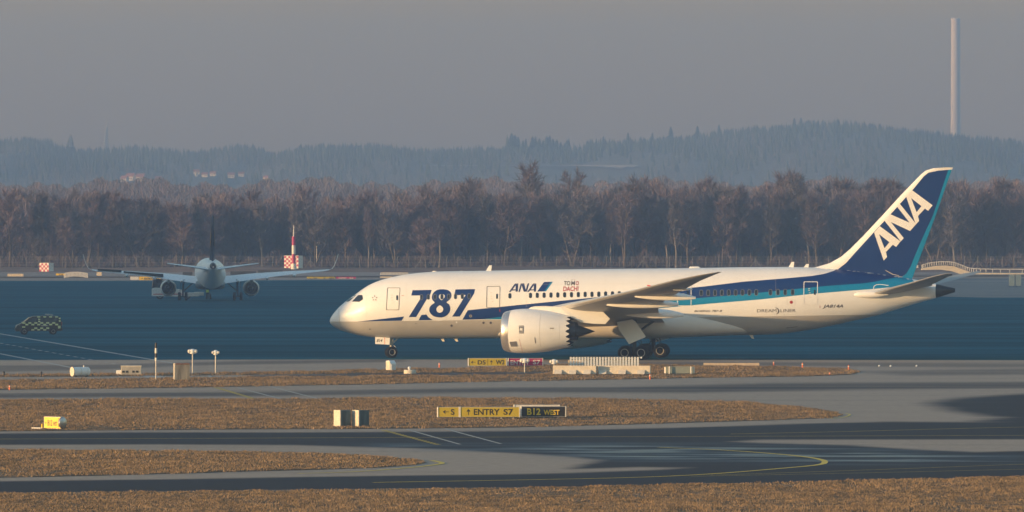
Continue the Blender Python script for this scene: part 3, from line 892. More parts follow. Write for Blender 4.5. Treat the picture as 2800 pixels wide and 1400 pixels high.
# engines
EY = 9.8
for sd in (-1, 1):
    ex, ez = 17.63, 2.6
    en = MB(); n = 96
    prof = [(.72, 1.845), (1.1, 1.90), (1.7, 1.935), (2.4, 1.93), (3.1, 1.885), (3.9, 1.79), (4.7, 1.64), (5.4, 1.485), (5.72, 1.41)]
    dr = lambda a: .06 * (1 - min(a, 2) / 2)
    rg = [[(ex + a, sd * EY + r * math.sin(2 * math.pi * k / n), ez - .0 + dr(a) * -1 + r * math.cos(2 * math.pi * k / n)) for k in range(n)] for a, r in prof]
    rg.append([(ex + 5.72 + .34 * (.5 + .5 * math.cos(2 * math.pi * k * 18 / n)), sd * EY + (1.41 - .07 * (.5 + .5 * math.cos(2 * math.pi * k * 18 / n))) * math.sin(2 * math.pi * k / n), ez + (1.41 - .07 * (.5 + .5 * math.cos(2 * math.pi * k * 18 / n))) * math.cos(2 * math.pi * k / n)) for k in range(n)])
    rg.append([(p[0] - .02, sd * EY + (p[1] - sd * EY) * .96, ez + (p[2] - ez) * .96) for p in rg[-1]])
    rg.append([(ex + 4.6, sd * EY + 1.38 * math.sin(2 * math.pi * k / n), ez + 1.38 * math.cos(2 * math.pi * k / n)) for k in range(n)])
    en.loft(rg, caps=False, mis=[0] * (len(rg) - 3) + [1, 1])
    eng = en.build('engine', [M_white, M_hot], jet, smooth=40)
    lip = MB(); lip.lathe([(.9, 1.38), (.5, 1.42), (.15, 1.46), (.03, 1.50), (0, 1.56), (.04, 1.63), (.14, 1.70), (.3, 1.765), (.5, 1.81), (.715, 1.843)], (ex, sd * EY, ez - .05), (1, 0, 0), 72, caps=False)
    lip.build('inlet_lip', mat('polished_inlet_metal', (.70, .66, .62), .28, .85, var=.05), eng)
    fan = MB(); fan.lathe([(1.5, 1.40), (1.6, .02)], (ex, sd * EY, ez - .05), (1, 0, 0), 40); fan.lathe([(.9, .02), (1.1, .2), (1.5, .38)], (ex, sd * EY, ez - .05), (1, 0, 0), 24)
    fan.build('fan', M_dark, eng)
    cz = ez - .02
    core = MB(); core.lathe([(4.2, 1.3), (5.3, .95), (5.75, .88), (6.5, .79), (6.52, .66), (6.2, .6)], (ex, sd * EY, cz), (1, 0, 0), 48, caps=False)
    core.build('core_nozzle', M_hot, eng)
    plug = MB(); plug.lathe([(6.1, .56), (6.56, .52), (7.0, .40), (7.5, .22), (7.95, .06), (8.08, .01)], (ex, sd * EY, cz), (1, 0, 0), 32); plug.build('exhaust_cone', M_hot, eng)
    pyl = [A(a, b, -EY) for a, b in ((1444, 845), (1452, 840), (1463, 837.2), (1490, 836.6), (1533, 839), (1570, 838), (1640, 842), (1668, 872), (1655, 886), (1622, 885), (1590, 881.5), (1574, 872), (1560, 866), (1540, 862), (1500, 856), (1470, 850))]
    pb = MB(); pts = [(x, sd * EY, z) for x, z in pyl]
    hw = [.02, .1, .2, .28, .3, .3, .26, .05, .05, .12, .2, .28, .3, .3, .25, .12]
    nn = len(pts)
    pb.add([(p[0], p[1] - h_, p[2]) for p, h_ in zip(pts, hw)] + [(p[0], p[1] + h_, p[2]) for p, h_ in zip(pts, hw)], [list(range(nn)), list(range(nn, 2 * nn))[::-1]] + [[i, nn + i, nn + (i + 1) % nn, (i + 1) % nn] for i in range(nn)])
    pb.build('pylon', M_white, eng, smooth=0)
    if sd < 0:     # cowl badge and seams laid on the nacelle side
        bd = bmesh.new(); bd.from_mesh(eng.data)

        def on_cowl(px, py, off):
            x, z = A(px, py, -EY - 1.7)
            r = np.interp(x - ex, [p[0] for p in prof], [p[1] for p in prof]) + off
            dz = max(-r, min(r, z - (ez - dr(x - ex))))
            yy = math.sqrt(max(0, r * r - dz * dz))
            x, z = A(px, py, -EY - yy)
            return (x, -EY - yy, ez - dr(x - ex) + dz)
        ZE = lambda p: zz(p, 1370, 830, 9.2)
        decal(ZE([(448, 552), (570, 552), (566, 752), (452, 752)]), 2, dst=bd, fn=on_cowl, off=.02, dx=4)
        decal(ZE([(459, 600), (560, 600), (558, 705), (460, 705)]), 3, dst=bd, fn=on_cowl, off=.026, dx=4)
        for s_, x0, x1 in (('R', 466, 515), ('R', 500, 550)):
            vs, fs, _ = text_tris(s_, .02, .15); b = bmesh.new(); vv = [b.verts.new((1370 + (x0 + (x1 - x0) * u) / 9.2, 830 + ((695 if x0 == 466 else 700) - 85 * v) / 9.2, 0)) for u, v in vs]
            for f in fs: b.faces.new([vv[i] for i in f])
            to_skin(b, bd, 4, .032, on_cowl); b.free()
        for s_, y in (('ROLLS', 592), ('ROYCE', 744)):
            vs, fs, _ = text_tris(s_, .02); b = bmesh.new(); vv = [b.verts.new((1370 + (462 + 94 * u) / 9.2, 830 + (y - 32 * v) / 9.2, 0)) for u, v in vs]
            for f in fs: b.faces.new([vv[i] for i in f])
            to_skin(b, bd, 4, .026, on_cowl); b.free()
        def seam(pts, w, mi):
            for i in range(len(pts) - 1):
                (x0, y0), (x1, y1) = pts[i], pts[i + 1]
                decal([(x0 - w, y0), (x0 + w, y0), (x1 + w, y1), (x1 - w, y1)], mi, dst=bd, fn=on_cowl, off=.016, dy=3)
        seam(ZE([(1055, 150), (1010, 250), (980, 400), (970, 550), (968, 700), (972, 850), (985, 1000), (1005, 1110)]), .28, 5)
        seam(ZE([(1475, 400), (1470, 600), (1470, 800), (1480, 1040)]), .2, 5)
        seam(ZE([(460, 890), (490, 1050), (540, 1200)]), .3, 6)
        seam(ZE([(850, 850), (868, 1000)]), .9, 2)
        decal(ZE([(1230, 608), (1330, 608), (1330, 640), (1230, 640)]), 5, dst=bd, fn=on_cowl, off=.02)
        decal(ZE([(212, 965), (385, 950), (412, 1080), (250, 1085)]), 7, dst=bd, fn=on_cowl, off=.03)
        bd.to_mesh(eng.data); bd.free()
        for m_ in (M_txt, M_seal, M_white, M_seam, M_lred, M_steel): eng.data.materials.append(m_)

# fin
LEp = [(2215, 733), (2233.9, 729.5), (2268.8, 719.5), (2300, 702), (2324.7, 681), (2359.6, 646), (2412, 590), (2464.5, 532.6), (2517, 478.4), (2531, 466.5), (2551.8, 460), (2606, 455.7)]
TEp = [(2492.4, 766), (2510, 716), (2556, 594), (2602.5, 466), (2606, 457)]
LE = np.array([A(*p) for p in LEp]); TE = np.array([A(*p) for p in TEp])


def fin_sec(z):
    le = np.interp(z, LE[:, 1], LE[:, 0]); te = np.interp(z, TE[:, 1], TE[:, 0])
    return le, te, .34 - .22 * max(0, min(1, (z - 7.5) / 9.2))


def foil(u):
    u = min(max(u, 0), 1)
    return min(1, 2.6 * math.sqrt(u)) * (1 - u) ** .7 * 1.25 + .03


fz = sorted(set([6.6, 7.3, 7.9] + list(LE[:-1, 1]) + list(np.arange(8.2, 16.4, .4)) + [LE[-1, 1] - .06]))
us = [0, .01, .03, .07, .13, .22, .35, .5, .65, .8, .92, 1]
mbx = MB(); rings = []
for z in fz:
    le, te, tk = fin_sec(z)
    up = [(le + u * (te - le), -tk * foil(u), z) for u in us]; dn = [(le + u * (te - le), tk * foil(u), z) for u in us[::-1]]
    rings.append(up + dn)
mbx.loft(rings)
fb = bmesh.new()
vv = [fb.verts.new(p) for p in mbx.v]
for f in mbx.f: fb.faces.new([vv[i] for i in f])


def on_fin(px, py, off, side=-1):
    x, z = A(px, py, -.2)
    le, te, tk = fin_sec(z)
    u = (x - le) / max(te - le, .1)
    return (x, side * (tk * foil(u) + off), z)


ZF = lambda p: zz(p, 2150, 440, 2.862)
ZG = lambda p: zz(p, 2370, 500, 5.855)
fblue = [(2268, 744), (2291.5, 736.5), (2314, 719), (2335, 695), (2391, 633.6), (2447, 573), (2499, 515), (2526, 482), (2538, 472.3), (2566, 466.4), (2592.5, 464.2)] + [(2550, 590), (2520, 655), (2500, 702), (2490, 728), (2478, 748), (2466, 757), (2420, 752)]
fteal = [(2592.5, 464.2), (2602, 463.6), (2556, 594), (2510, 716), (2493, 763), (2466, 758), (2478, 748), (2490, 728), (2500, 702), (2520, 655), (2550, 590)]
for sd in (-1, 1):
    decal(fblue, 1, dst=fb, fn=on_fin, off=.016, dx=7, dy=7, side=sd)
    decal(fteal, 2, dst=fb, fn=on_fin, off=.016, dx=5, dy=7, side=sd)
for dx, dy in ((0, 0), (511, -578)):
    o_ = [(120, 797), (212, 693), (540, 937), (470, 1025), (418, 992), (305, 1108), (325, 1187), (273, 1243)]
    h_ = [(200, 822), (364, 950), (286, 1048)]
    o_ = [(120, 797), (212, 693), (541, 938), (470, 1025), (418, 990), (308, 1108), (326, 1187), (273, 1243)]
    decal([ZG([(a + dx, b + dy) for a, b in o_]), ZG([(a + dx, b + dy) for a, b in h_])], 0, dst=fb, fn=on_fin, off=.03, dx=8, dy=8)
decal(ZG([(286, 605), (380, 503), (686, 638), (486, 380), (530, 335), (790, 660), (693, 770), (388, 628), (592, 885), (545, 937)]), 0, dst=fb, fn=on_fin, off=.03, dx=8, dy=8)
decal(zz([(555, 178), (572, 172), (750, 268), (900, 305), (905, 320), (735, 282)], 2360, 720, 9.2), 3, dst=fb, fn=on_fin, off=.03)
finish(fb, 'tail_fin', [M_white, M_blue, M_teal, M_belly], jet)

# tailplane
TST = [(.7, 48.0, 6.1, 5.60, -.15, .8), (1.9, 49.0, 5.2, 5.84, -.15, .8), (6, 52.65, 3.0, 6.74, -.12, .75), (8.8, 55.1, 1.75, 7.38, -.08, .7), (9.5, 55.9, 1.15, 7.55, -.04, .7), (9.9, 56.5, .5, 7.66, 0, .7)]
for sd in (-1, 1):
    mbx = MB(); rings = wing_rings(TST, sd); mbx.loft(rings)
    for i in range(len(mbx.f)):
        if i < (len(rings) - 1) * len(AF) and i % len(AF) in (8, 9, 10, 11): mbx.m[i] = 1
    tpl = mbx.build('tailplane', [M_wing, M_bare], jet)
    fr = MB(); fr.lathe([(0, .03), (.2, .16), (.7, .27), (1.5, .32), (2.3, .30), (3.2, .1)], (47.15, sd * 1.75, 5.72), (1, 0, .02), 18); fr.build('root_fairing', M_white, tpl)

# aerials and lamps on the back and belly
for px, py, h_, ly in ((1335, 741, .5, 0), (2162, 731, .48, 0), (2202, 733, .36, 0)):
    x, z = A(px, py); b = MB()
    b.add([(x - .28, -.03, z - .1), (x + .25, -.03, z - .1), (x + .32, -.02, z + h_), (x + .1, -.02, z + h_), (x - .28, .03, z - .1), (x + .25, .03, z - .1), (x + .32, .02, z + h_), (x + .1, .02, z + h_)], [(0, 1, 2, 3), (7, 6, 5, 4), (0, 4, 5, 1), (1, 5, 6, 2), (2, 6, 7, 3), (3, 7, 4, 0)])
    b.build('aerial', M_white, jet, smooth=0)
x, z = A(1900, 733); b = MB(); b.lathe([(-.5, .02), (-.42, .1), (.3, .13), (.5, .02)], (x, 0, z + .04), (1, 0, 0), 12); b.build('aerial', M_white, jet)
for px in (1188, 1262): 
    x, z = A(px, 742.6); b = MB(); b.lathe([(-.2, .01), (-.1, .07), (.12, .07), (.22, .01)], (x, 0, z), (1, 0, 0), 10); b.build('beacon', M_offw, jet)
for px, py in ((1207, 927.5), (1244, 927.5), (2053, 920)):
    x, z = A(px, py); b = MB(); b.prism([(x - .15, -.05, z + .12), (x + .18, -.05, z + .12), (x + .3, -.05, z - .2), (x + .12, -.05, z - .2)], (0, .1, 0)); b.build('aerial', M_offw, jet, smooth=0)

# landing gear
GX = 28.35
for sd in (-1, 1):
    g = MB(); y = sd * 4.9
    g.tube([(GX - .05, y, 4.2), (GX, y, .62)], [.24, .17], 14, 0)
    g.tube([(GX + .1, y, 2.3), (GX + 1.5, y + sd * -1.2, 3.4)], [.1, .1], 8, 0); g.tube([(GX - .1, y, 2.0), (GX - 1.6, y - sd * .9, 3.6)], [.11, .11], 8, 0)
    g.tube([(GX - .2, y, 1.5), (GX - .45, y, 1.1), (GX - .15, y, .85)], [.06, .07, .05], 6, 0); g.tube([(GX + .25, y, 1.7), (GX + .6, y, 1.25), (GX + .2, y, .9)], [.05, .06, .05], 6, 0)
    g.tube([(GX - .85, y, .64), (GX + .85, y, .64)], [.13, .13], 10, 0)
    for ax in (-.73, .73): g.tube([(GX + ax, y - .7, .64), (GX + ax, y + .7, .64)], [.08, .08], 8, 0)
    g.box((GX + .12, y - .18, 2.0), (.18, .1, .7), 0); g.tube([(GX + .3, y - .1, 2.6), (GX + .75, y - .1, 1.2)], [.03, .03], 6, 0)
    gear = g.build('main_landing_gear', [M_dark], jet)
    for ax in (-.73, .73):
        for ay in (-.65, .65):
            w = MB(); w.wheel((GX + ax, y + ay, .638), (0, 1, 0), .635, .46); w.build('wheel', [M_black, mat('wheel_rim_grey', (.42, .42, .42), .5, .2)], gear)
    if sd < 0:
        c4 = [A(a, b, -5.75) for a, b in ((1685, 880.6), (1727, 873.5), (1736, 879), (1766, 921), (1720, 941), (1692, 902))]
        d = MB(); d.prism([(x, sd * 5.75 + (z - 1.5) * .14 * sd * -1, z) for x, z in c4], (0, -.07 * sd, 0)); d.build('gear_door', M_white, gear, smooth=0)
    else:
        d = MB(); d.prism([(27.0, 5.6, 3.2), (29.3, 5.6, 3.2), (29.6, 5.8, 1.7), (28.0, 5.8, 1.3)], (0, .07, 0)); d.build('gear_door', M_white, gear, smooth=0)

g = MB(); nxg = 5.57
g.tube([(nxg, 0, 2.3), (nxg, 0, 1.25)], [.16, .15], 14); g.tube([(nxg, 0, 1.3), (nxg, 0, .5)], [.11, .11], 12)
g.tube([(nxg + .1, 0, 1.25), (nxg + 1.0, 0, 2.1)], [.07, .07], 8); g.tube([(nxg + .12, 0, 1.2), (nxg + .42, 0, .95), (nxg + .1, 0, .65)], [.05, .06, .04], 6)
nz = Matrix.Rotation(R(24), 3, 'Z')
axl = nz @ Vector((0, 1, 0))
g.tube([Vector((nxg, 0, .5)) - axl * .42, Vector((nxg, 0, .5)) + axl * .42], [.06, .06], 8)
gear = g.build('nose_landing_gear', [M_offw], jet)
for s_ in (-1, 1):
    w = MB(); w.wheel(Vector((nxg, 0, .51)) + axl * .31 * s_, axl, .508, .36); w.build('wheel', [M_black, MATS['wheel_rim_grey']], gear)
for s_ in (-1, 1):
    d = MB(); q = [A(a, b, -.75) for a, b in ((1026, 921), (1066.5, 923.5), (1065, 942.5), (1026, 940.5))]
    d.prism([(x, s_ * .72, z) for x, z in q], (0, s_ * .05, 0), 0)
    if s_ < 0:
        yy = -.772 - .004
        q2 = [A(a, b, -.75) for a, b in ((1051.2, 922.6), (1052.6, 922.7), (1052.8, 942), (1051.6, 942))]
        d.add([(x, yy, z) for x, z in q2], [(0, 1, 2, 3)], 1)
        (xa, za), (xb, zb) = A(1030, 935.5, -.75), A(1046, 935.2, -.75)
        put_text(d, '814', (xa, yy, za), (xb - xa, 0, zb - za), (0, 0, .27), 2, .02, .3)
    d.build('nose_gear_door', [M_white, M_orange, M_txt], gear, smooth=0)


# ------------------------------------------------------------------ the second airliner, seen from behind on the apron
TH = R(3.3)
NB_X, NB_Y = (575 - 1400) * 1098.7 / F, 1098.7
nb = thing('airliner', (NB_X, NB_Y, 0), math.atan2(-math.cos(TH), math.sin(TH)), 'narrow-body airliner seen tail-on, parked on the shaded apron behind a tug', 'airplane')
# local x runs aft, y to starboard, origin between the main wheels
M_shade = mat('pale_airliner_paint', (.80, .80, .80), .4, var=.04)
M_navy = mat('navy_tail_paint', (.010, .022, .060), .7, var=.05, spec=.15)
M_amber = mat('amber_tail_disc', (.42, .21, .05), .7, var=.05)
prof = [(-17.7, 3.3, .02), (-17.4, 3.35, .55), (-16.6, 3.45, 1.1), (-15.2, 3.6, 1.6), (-13.4, 3.72, 1.95), (-11.5, 3.75, 2.06), (8.5, 3.75, 2.06), (10.5, 3.85, 1.95), (13, 4.15, 1.6), (15.5, 4.5, 1.16), (17.6, 4.75, .75), (19.2, 4.93, .46)]
b = MB(); n = 48
b.loft([[(x, r * .955 * math.sin(2 * math.pi * k / n), z + r * math.cos(2 * math.pi * k / n)) for k in range(n)] for x, z, r in prof])
b.build('fuselage', M_shade, nb)
b = MB(); b.lathe([(19.15, .455), (19.6, .38), (19.85, .3), (19.8, .24), (19.2, .22)], (0, 0, 4.94), (1, 0, 0), 24); b.build('tail_exhaust', M_hot, nb)
b = MB(); rg = []
for x in np.arange(-6, 5.01, .5):
    t = math.sin(math.pi * (x + 6) / 11) ** .5
    rg.append([(x, (1.5 + .55 * t) * math.copysign(abs(math.sin(a)) ** .5, math.sin(a)), 2.2 + (.3 + .42 * t) * math.copysign(abs(math.cos(a)) ** .7, math.cos(a))) for a in np.linspace(0, 2 * math.pi, 33)[:-1]])
b.loft(rg); b.build('belly_fairing', mat('grey_blue_belly_paint', (.10, .13, .16), .45, var=.05), nb)
NW = [(1.5, -6.3, 7.2, 3.0, .10, 1), (6.2, -3.6, 4.3, 3.6, .15, 1), (11, -1.1, 3.0, 3.95, .12, 1), (15.8, 1.35, 1.75, 4.2, .06, .9), (16.4, 1.75, 1.5, 4.27, .02, .9)]
for sd in (-1, 1):
    b = MB(); b.loft(wing_rings(NW, sd)); wg = b.build('wing', [M_shade], nb)
    sh = [(16.4, 1.75, 1.5, 4.25), (16.8, 2.1, 1.3, 4.42), (17.1, 2.5, 1.1, 4.9), (17.45, 3.1, .75, 5.8), (17.6, 3.5, .45, 6.45)]
    b = MB(); b.loft([[(x, sd * (y - .04), z), (x + c, sd * (y - .02), z), (x + c, sd * (y + .02), z), (x, sd * (y + .05), z)] for y, x, c, z in sh]); b.build('sharklet', M_shade, wg)
    for y, x in ((3.9, .5), (7.8, .6), (11.6, 1.6)):
        f = MB(); z = 2.5 + .104 * y - .1
        f.lathe([(-1.2, .02), (-.9, .18), (0, .27), (.8, .22), (1.5, .04)], (x, sd * y, z - .12), (1, 0, 0), 12); f.build('flap_track_fairing', M_shade, wg)
    if sd < 0:   # panels raised above one wing's trailing edge, dark colour painting their shaded faces
        for y0, y1, zz0, zz1, x0, x1 in ((6.5, 12.0, 3.25, 3.80, .5, 1.75), (12.3, 15.6, 3.82, 4.12, 1.75, 2.85)):
            f = MB(); f.prism([(x0 - .45, -y0, zz0 - .02), (x1 - .45, -y1, zz1 - .02), (x1 + .1, -y1, zz1 + .28), (x0 + .1, -y0, zz0 + .42)], (.06, 0, 0)); f.build('spoiler', M_dark, wg, smooth=0)
    e = MB(); e.lathe([(-4.9, .82), (-4.85, .95), (-4.5, 1.06), (-3.6, 1.14), (-2.6, 1.1), (-1.75, .96), (-1.78, .92), (-3, .9)], (-.6, sd * 5.75, 1.66), (1, 0, 0), 36, caps=False)
    eng = e.build('engine', M_shade, nb)
    e = MB(); e.lathe([(-3.2, .9), (-2.2, .72), (-1.2, .55), (-.9, .46), (-1.1, .4), (-1.6, .36)], (-.6, sd * 5.75, 1.66), (1, 0, 0), 28); e.lathe([(-1.5, .36), (-.7, .3), (-.1, .04)], (-.6, sd * 5.75, 1.66), (1, 0, 0), 20); e.build('core_nozzle', M_hot, eng)
    e = MB(); e.prism([(-4.6, sd * 5.75 - .14, 2.7), (-1.3, sd * 5.75 - .14, 2.35), (-.2, sd * 5.75 - .14, 2.75), (-1.2, sd * 5.75 - .14, 3.1), (-4, sd * 5.75 - .14, 3.0)], (0, .28, 0)); e.build('pylon', M_shade, eng, smooth=0)
    g = MB(); y = sd * 3.8
    g.tube([(0, y - sd * .1, 2.9), (0, y, .56)], [.15, .12], 10); g.tube([(0, y, 1.2), (-.1, y - sd * 1.5, 2.5)], [.08, .08], 8); g.tube([(.15, y, 1.6), (.45, y, 1.1), (.15, y, .7)], [.05, .06, .05], 6)
    g.tube([(0, y - .55, .56), (0, y + .55, .56)], [.09, .09], 8)
    g.prism([(-.6, y + sd * .35, 2.7), (.6, y + sd * .35, 2.7), (.5, y + sd * .42, 1.2), (-.5, y + sd * .42, 1.2)], (0, .05, 0))
    gr = g.build('main_landing_gear', M_dark, nb)
    for s_ in (-1, 1):
        w = MB(); w.wheel((0, y + s_ * .46, .575), (0, 1, 0), .575, .4); w.build('wheel', [M_black, MATS['wheel_rim_grey']], gr)
    b = MB(); b.loft(wing_rings([(.5, 14.2, 3.6, 4.5, .02, 1), (3.5, 15.9, 2.4, 4.9, .01, .9), (6.2, 17.4, 1.4, 5.26, 0, .9)], sd)); b.build('tailplane', M_shade, nb)
g = MB(); g.tube([(-12.64, 0, 2.0), (-12.64, 0, .4)], [.1, .09], 10); g.tube([(-12.64, -.3, .4), (-12.64, .3, .4)], [.06, .06], 8)
gr = g.build('nose_landing_gear', M_dark, nb)
for s_ in (-1, 1):
    w = MB(); w.wheel((-12.64, s_ * .26, .4), (0, 1, 0), .4, .24); w.build('wheel', [M_black, MATS['wheel_rim_grey']], gr)
b = MB(); rg = []
for z, le, te, tk in ((5.3, 9.6, 16.8, .34), (5.75, 11.0, 16.9, .33), (7.5, 12.8, 17.7, .27), (9.6, 14.9, 18.5, .2), (11.55, 16.9, 19.3, .13), (11.78, 17.3, 19.3, .06)):
    rg.append([(le + u * (te - le), -tk * foil(u), z) for u in us] + [(le + u * (te - le), tk * foil(u), z) for u in us[::-1]])
b.loft(rg)
o = b.build('tail_fin', M_navy, nb)
b = MB(); dsk = [(15.9 + 1.35 * math.cos(a), 8.75 + 1.35 * math.sin(a)) for a in np.linspace(0, 2 * math.pi, 25)[:-1]]
for sd in (-1, 1): b.add([(x, sd * (np.interp(z, [5.75, 11.55], [.33, .13]) * 1.12 + .01), z) for x, z in dsk], [list(range(24))])
b.build('tail_disc', M_amber, o, smooth=0)
b = MB(); b.lathe([(0, .03), (.05, .01)], (19.87, 0, 4.82), (1, 0, 0), 10); b.build('tail_lamp', mat('white_lamp_glow', (.9, .9, .9), .3, emit=((1, 1, .95), 1.5)), nb)


# ------------------------------------------------------------------ vehicles and people on the apron
def vehicle_wheel(par, c, r=.34, w=.24):
    m = MB(); m.wheel(c, (0, 1, 0), r, w, n=20); m.build('wheel', [M_black, MATS['wheel_rim_grey']], par)


d_v = F * H / (914.5 - HY)
van = thing('airport_van', ((107.5 - 1400) * d_v / F - .1, d_v, 0), R(7), 'airport van in black and yellow chequers driving left across the shaded apron', 'van')
M_vy = mat('van_yellow', (.64, .68, .36), .5, var=.05)
M_vb = mat('van_black_paint', (.016, .018, .022), .35, var=.1)
pr = [(-2.36, .34), (-2.37, .62), (-2.33, .86), (-2.2, 1.0), (-1.62, 1.22), (-.92, 1.76), (-.6, 1.88), (0, 1.93), (1.9, 1.92), (2.18, 1.84), (2.30, 1.5), (2.37, 1.1), (2.38, .5), (2.3, .36)]
b = MB(); n = len(pr)
zlo = .34
def wide(z): return .95 - .13 * max(0, (z - 1.05) / .9) ** 1.2 - (.05 if z < .45 else 0)
b.add([(x, -wide(z), z) for x, z in pr] + [(x, wide(z), z) for x, z in pr], [list(range(n)), list(range(n, 2 * n))[::-1]] + [[i, n + i, n + (i + 1) % n, (i + 1) % n] for i in range(n)], 0)
for sd in (-1, 1):
    def sq(x0, x1, z0, z1):
        q = [(x0, z0), (x1, z0), (x1, z1), (x0, z1)]
        b.add([(x, sd * (wide(z) + .006), z) for x, z in q], [(0, 1, 2, 3)], 1)
    for i in range(13):
        x = -1.72 + i * .31
        if x + .31 > 2.3: break
        sq(x, x + .31, *((1.13, 1.29) if i % 2 == 0 else (.96, 1.125)))
        if -1.0 < x < .9: sq(x, x + .31, *((.58, .75) if i % 2 == 0 else (.40, .575)))
        if x > -.7 and i % 2: sq(x, x + .31, 1.78, 1.9)
    for z in (1.30, 1.52): sq(-.07, .14, z, z + .13)
    for z in (1.33, 1.6): sq(2.07, 2.26, z, z + .16)
    sq(1.98, 2.24, .64, .92); sq(-1.74, -1.42, .72, .86)
body = b.build('body', [M_vb, M_vy], van, smooth=30)
for sd in (-1, 1):
    for poly in ([(-1.35, 1.32), (-.72, 1.76), (-.1, 1.78), (-.1, 1.32)], [(.17, 1.32), (.17, 1.77), (.98, 1.77), (.98, 1.32)], [(1.04, 1.32), (1.04, 1.77), (2.0, 1.75), (2.05, 1.34)]):
        w = MB(); w.prism([(x, sd * (wide(z) - .012), z) for x, z in poly], (0, sd * .022, 0)); w.build('window', M_glass, van, smooth=0)
    w = MB(); w.prism([(-1.42, sd * .93, 1.25), (-1.28, sd * .93, 1.25), (-1.28, sd * .93, 1.42), (-1.42, sd * .93, 1.42)], (0, sd * .2, 0)); w.build('wing_mirror', M_vb, van, bevel=.02)
    w = MB(); w.prism([(-2.34, sd * .62, .82), (-2.05, sd * .93, .9), (-1.95, sd * .93, .98), (-2.24, sd * .62, .99)], (-.03, sd * .03, 0)); w.build('headlight', mat('lamp_glass', (.5, .55, .6), .15), van, smooth=0)
    w = MB(); w.box((2.38, sd * .82, 1.12), (.06, .14, .4)); w.build('tail_light', mat('red_lens', (.45, .05, .04), .3), van)
    for x in (-1.5, 1.5): vehicle_wheel(van, (x, sd * .84, .34))
w = MB(); w.prism([(-1.60, -.8, 1.235), (-1.60, .8, 1.235), (-.93, .7, 1.755), (-.93, -.7, 1.755)], (-.02, 0, .02)); w.build('windscreen', mat('sky_tinted_glass', (.03, .06, .09), .06), van, smooth=0)
w = MB(); w.box((-2.38, 0, .55), (.1, 1.75, .28)); w.build('front_bumper', M_blk, van, bevel=.03)
w = MB(); w.box((2.42, 0, .52), (.1, 1.75, .22)); w.build('rear_bumper', M_blk, van, bevel=.03)
w = MB(); w.box((.95, 0, 2.0), (.22, 1.3, .1)); w.box((.95, 0, 2.08), (.5, 1.25, .1)); w.box((1.35, 0, 2.02), (.3, .5, .14)); w.build('light_bar', mat('bar_lens', (.25, .30, .36), .2), van, bevel=.02)
w = MB(); w.tube([(.45, 0, 1.9), (.52, 0, 2.1)], [.05, .02], 6); w.tube([(-.6, .2, 1.88), (-.62, .2, 2.0)], [.03, .02], 6); w.build('aerial', M_vb, van)
w = MB(); w.tube([(.2, -.955, .93), (.85, -.955, .93)], [.02, .02], 4); put_text(w, 'AIRPORT', (.25, -.962, .86), (.75, 0, 0), (0, 0, .12), 0); w.build('side_lettering', M_offw, van)

# towbarless tug at the nose wheels of the second airliner
tug = thing('pushback_tug', ((480 - 1400) * 1112 / F, 1112, 0), R(4), 'low white pushback tug with dark cab, under the left engine of the tail-on airliner', 'tug')
M_tr = mat('tug_red_stripe', (.5, .06, .04), .5)
b = MB()
b.prism([(-3.3, -1.3, .45), (-3.3, -1.3, 1.45), (-2.9, -1.3, 1.65), (-.6, -1.3, 1.5), (.8, -1.3, 1.35), (1.0, -1.3, .95), (3.3, -1.3, .9), (3.3, -1.3, .42), (1.2, -1.3, .4)], (0, 2.6, 0), 0)
b.box((-1, -1.31, .72), (4.3, .02, .12), 1)
body = b.build('chassis', [M_offw, M_tr], tug, smooth=0, bevel=.05)
b = MB(); b.prism([(-3.3, -.8, 1.6), (-3.15, -.8, 2.75), (-1.9, -.8, 2.75), (-1.7, -.8, 1.55)], (0, 1.6, 0)); b.build('cab', M_glass, tug, smooth=0, bevel=.05)
b = MB(); b.box((-2.5, 0, 2.79), (1.5, 1.7, .1)); b.build('cab_roof', M_dark, tug, bevel=.03)
for x in (-2.2, 1.6):
    for s_ in (-1, 1): vehicle_wheel(tug, (x, s_ * 1.12, .5), .5, .34)
b = MB(); b.box((3.3, .9, .75), (1.3, .3, .5)); b.box((3.3, -.9, .75), (1.3, .3, .5)); b.box((3.75, 0, .75), (.25, 2.1, .4)); b.build('wheel_cradle', M_offw, tug, bevel=.05)


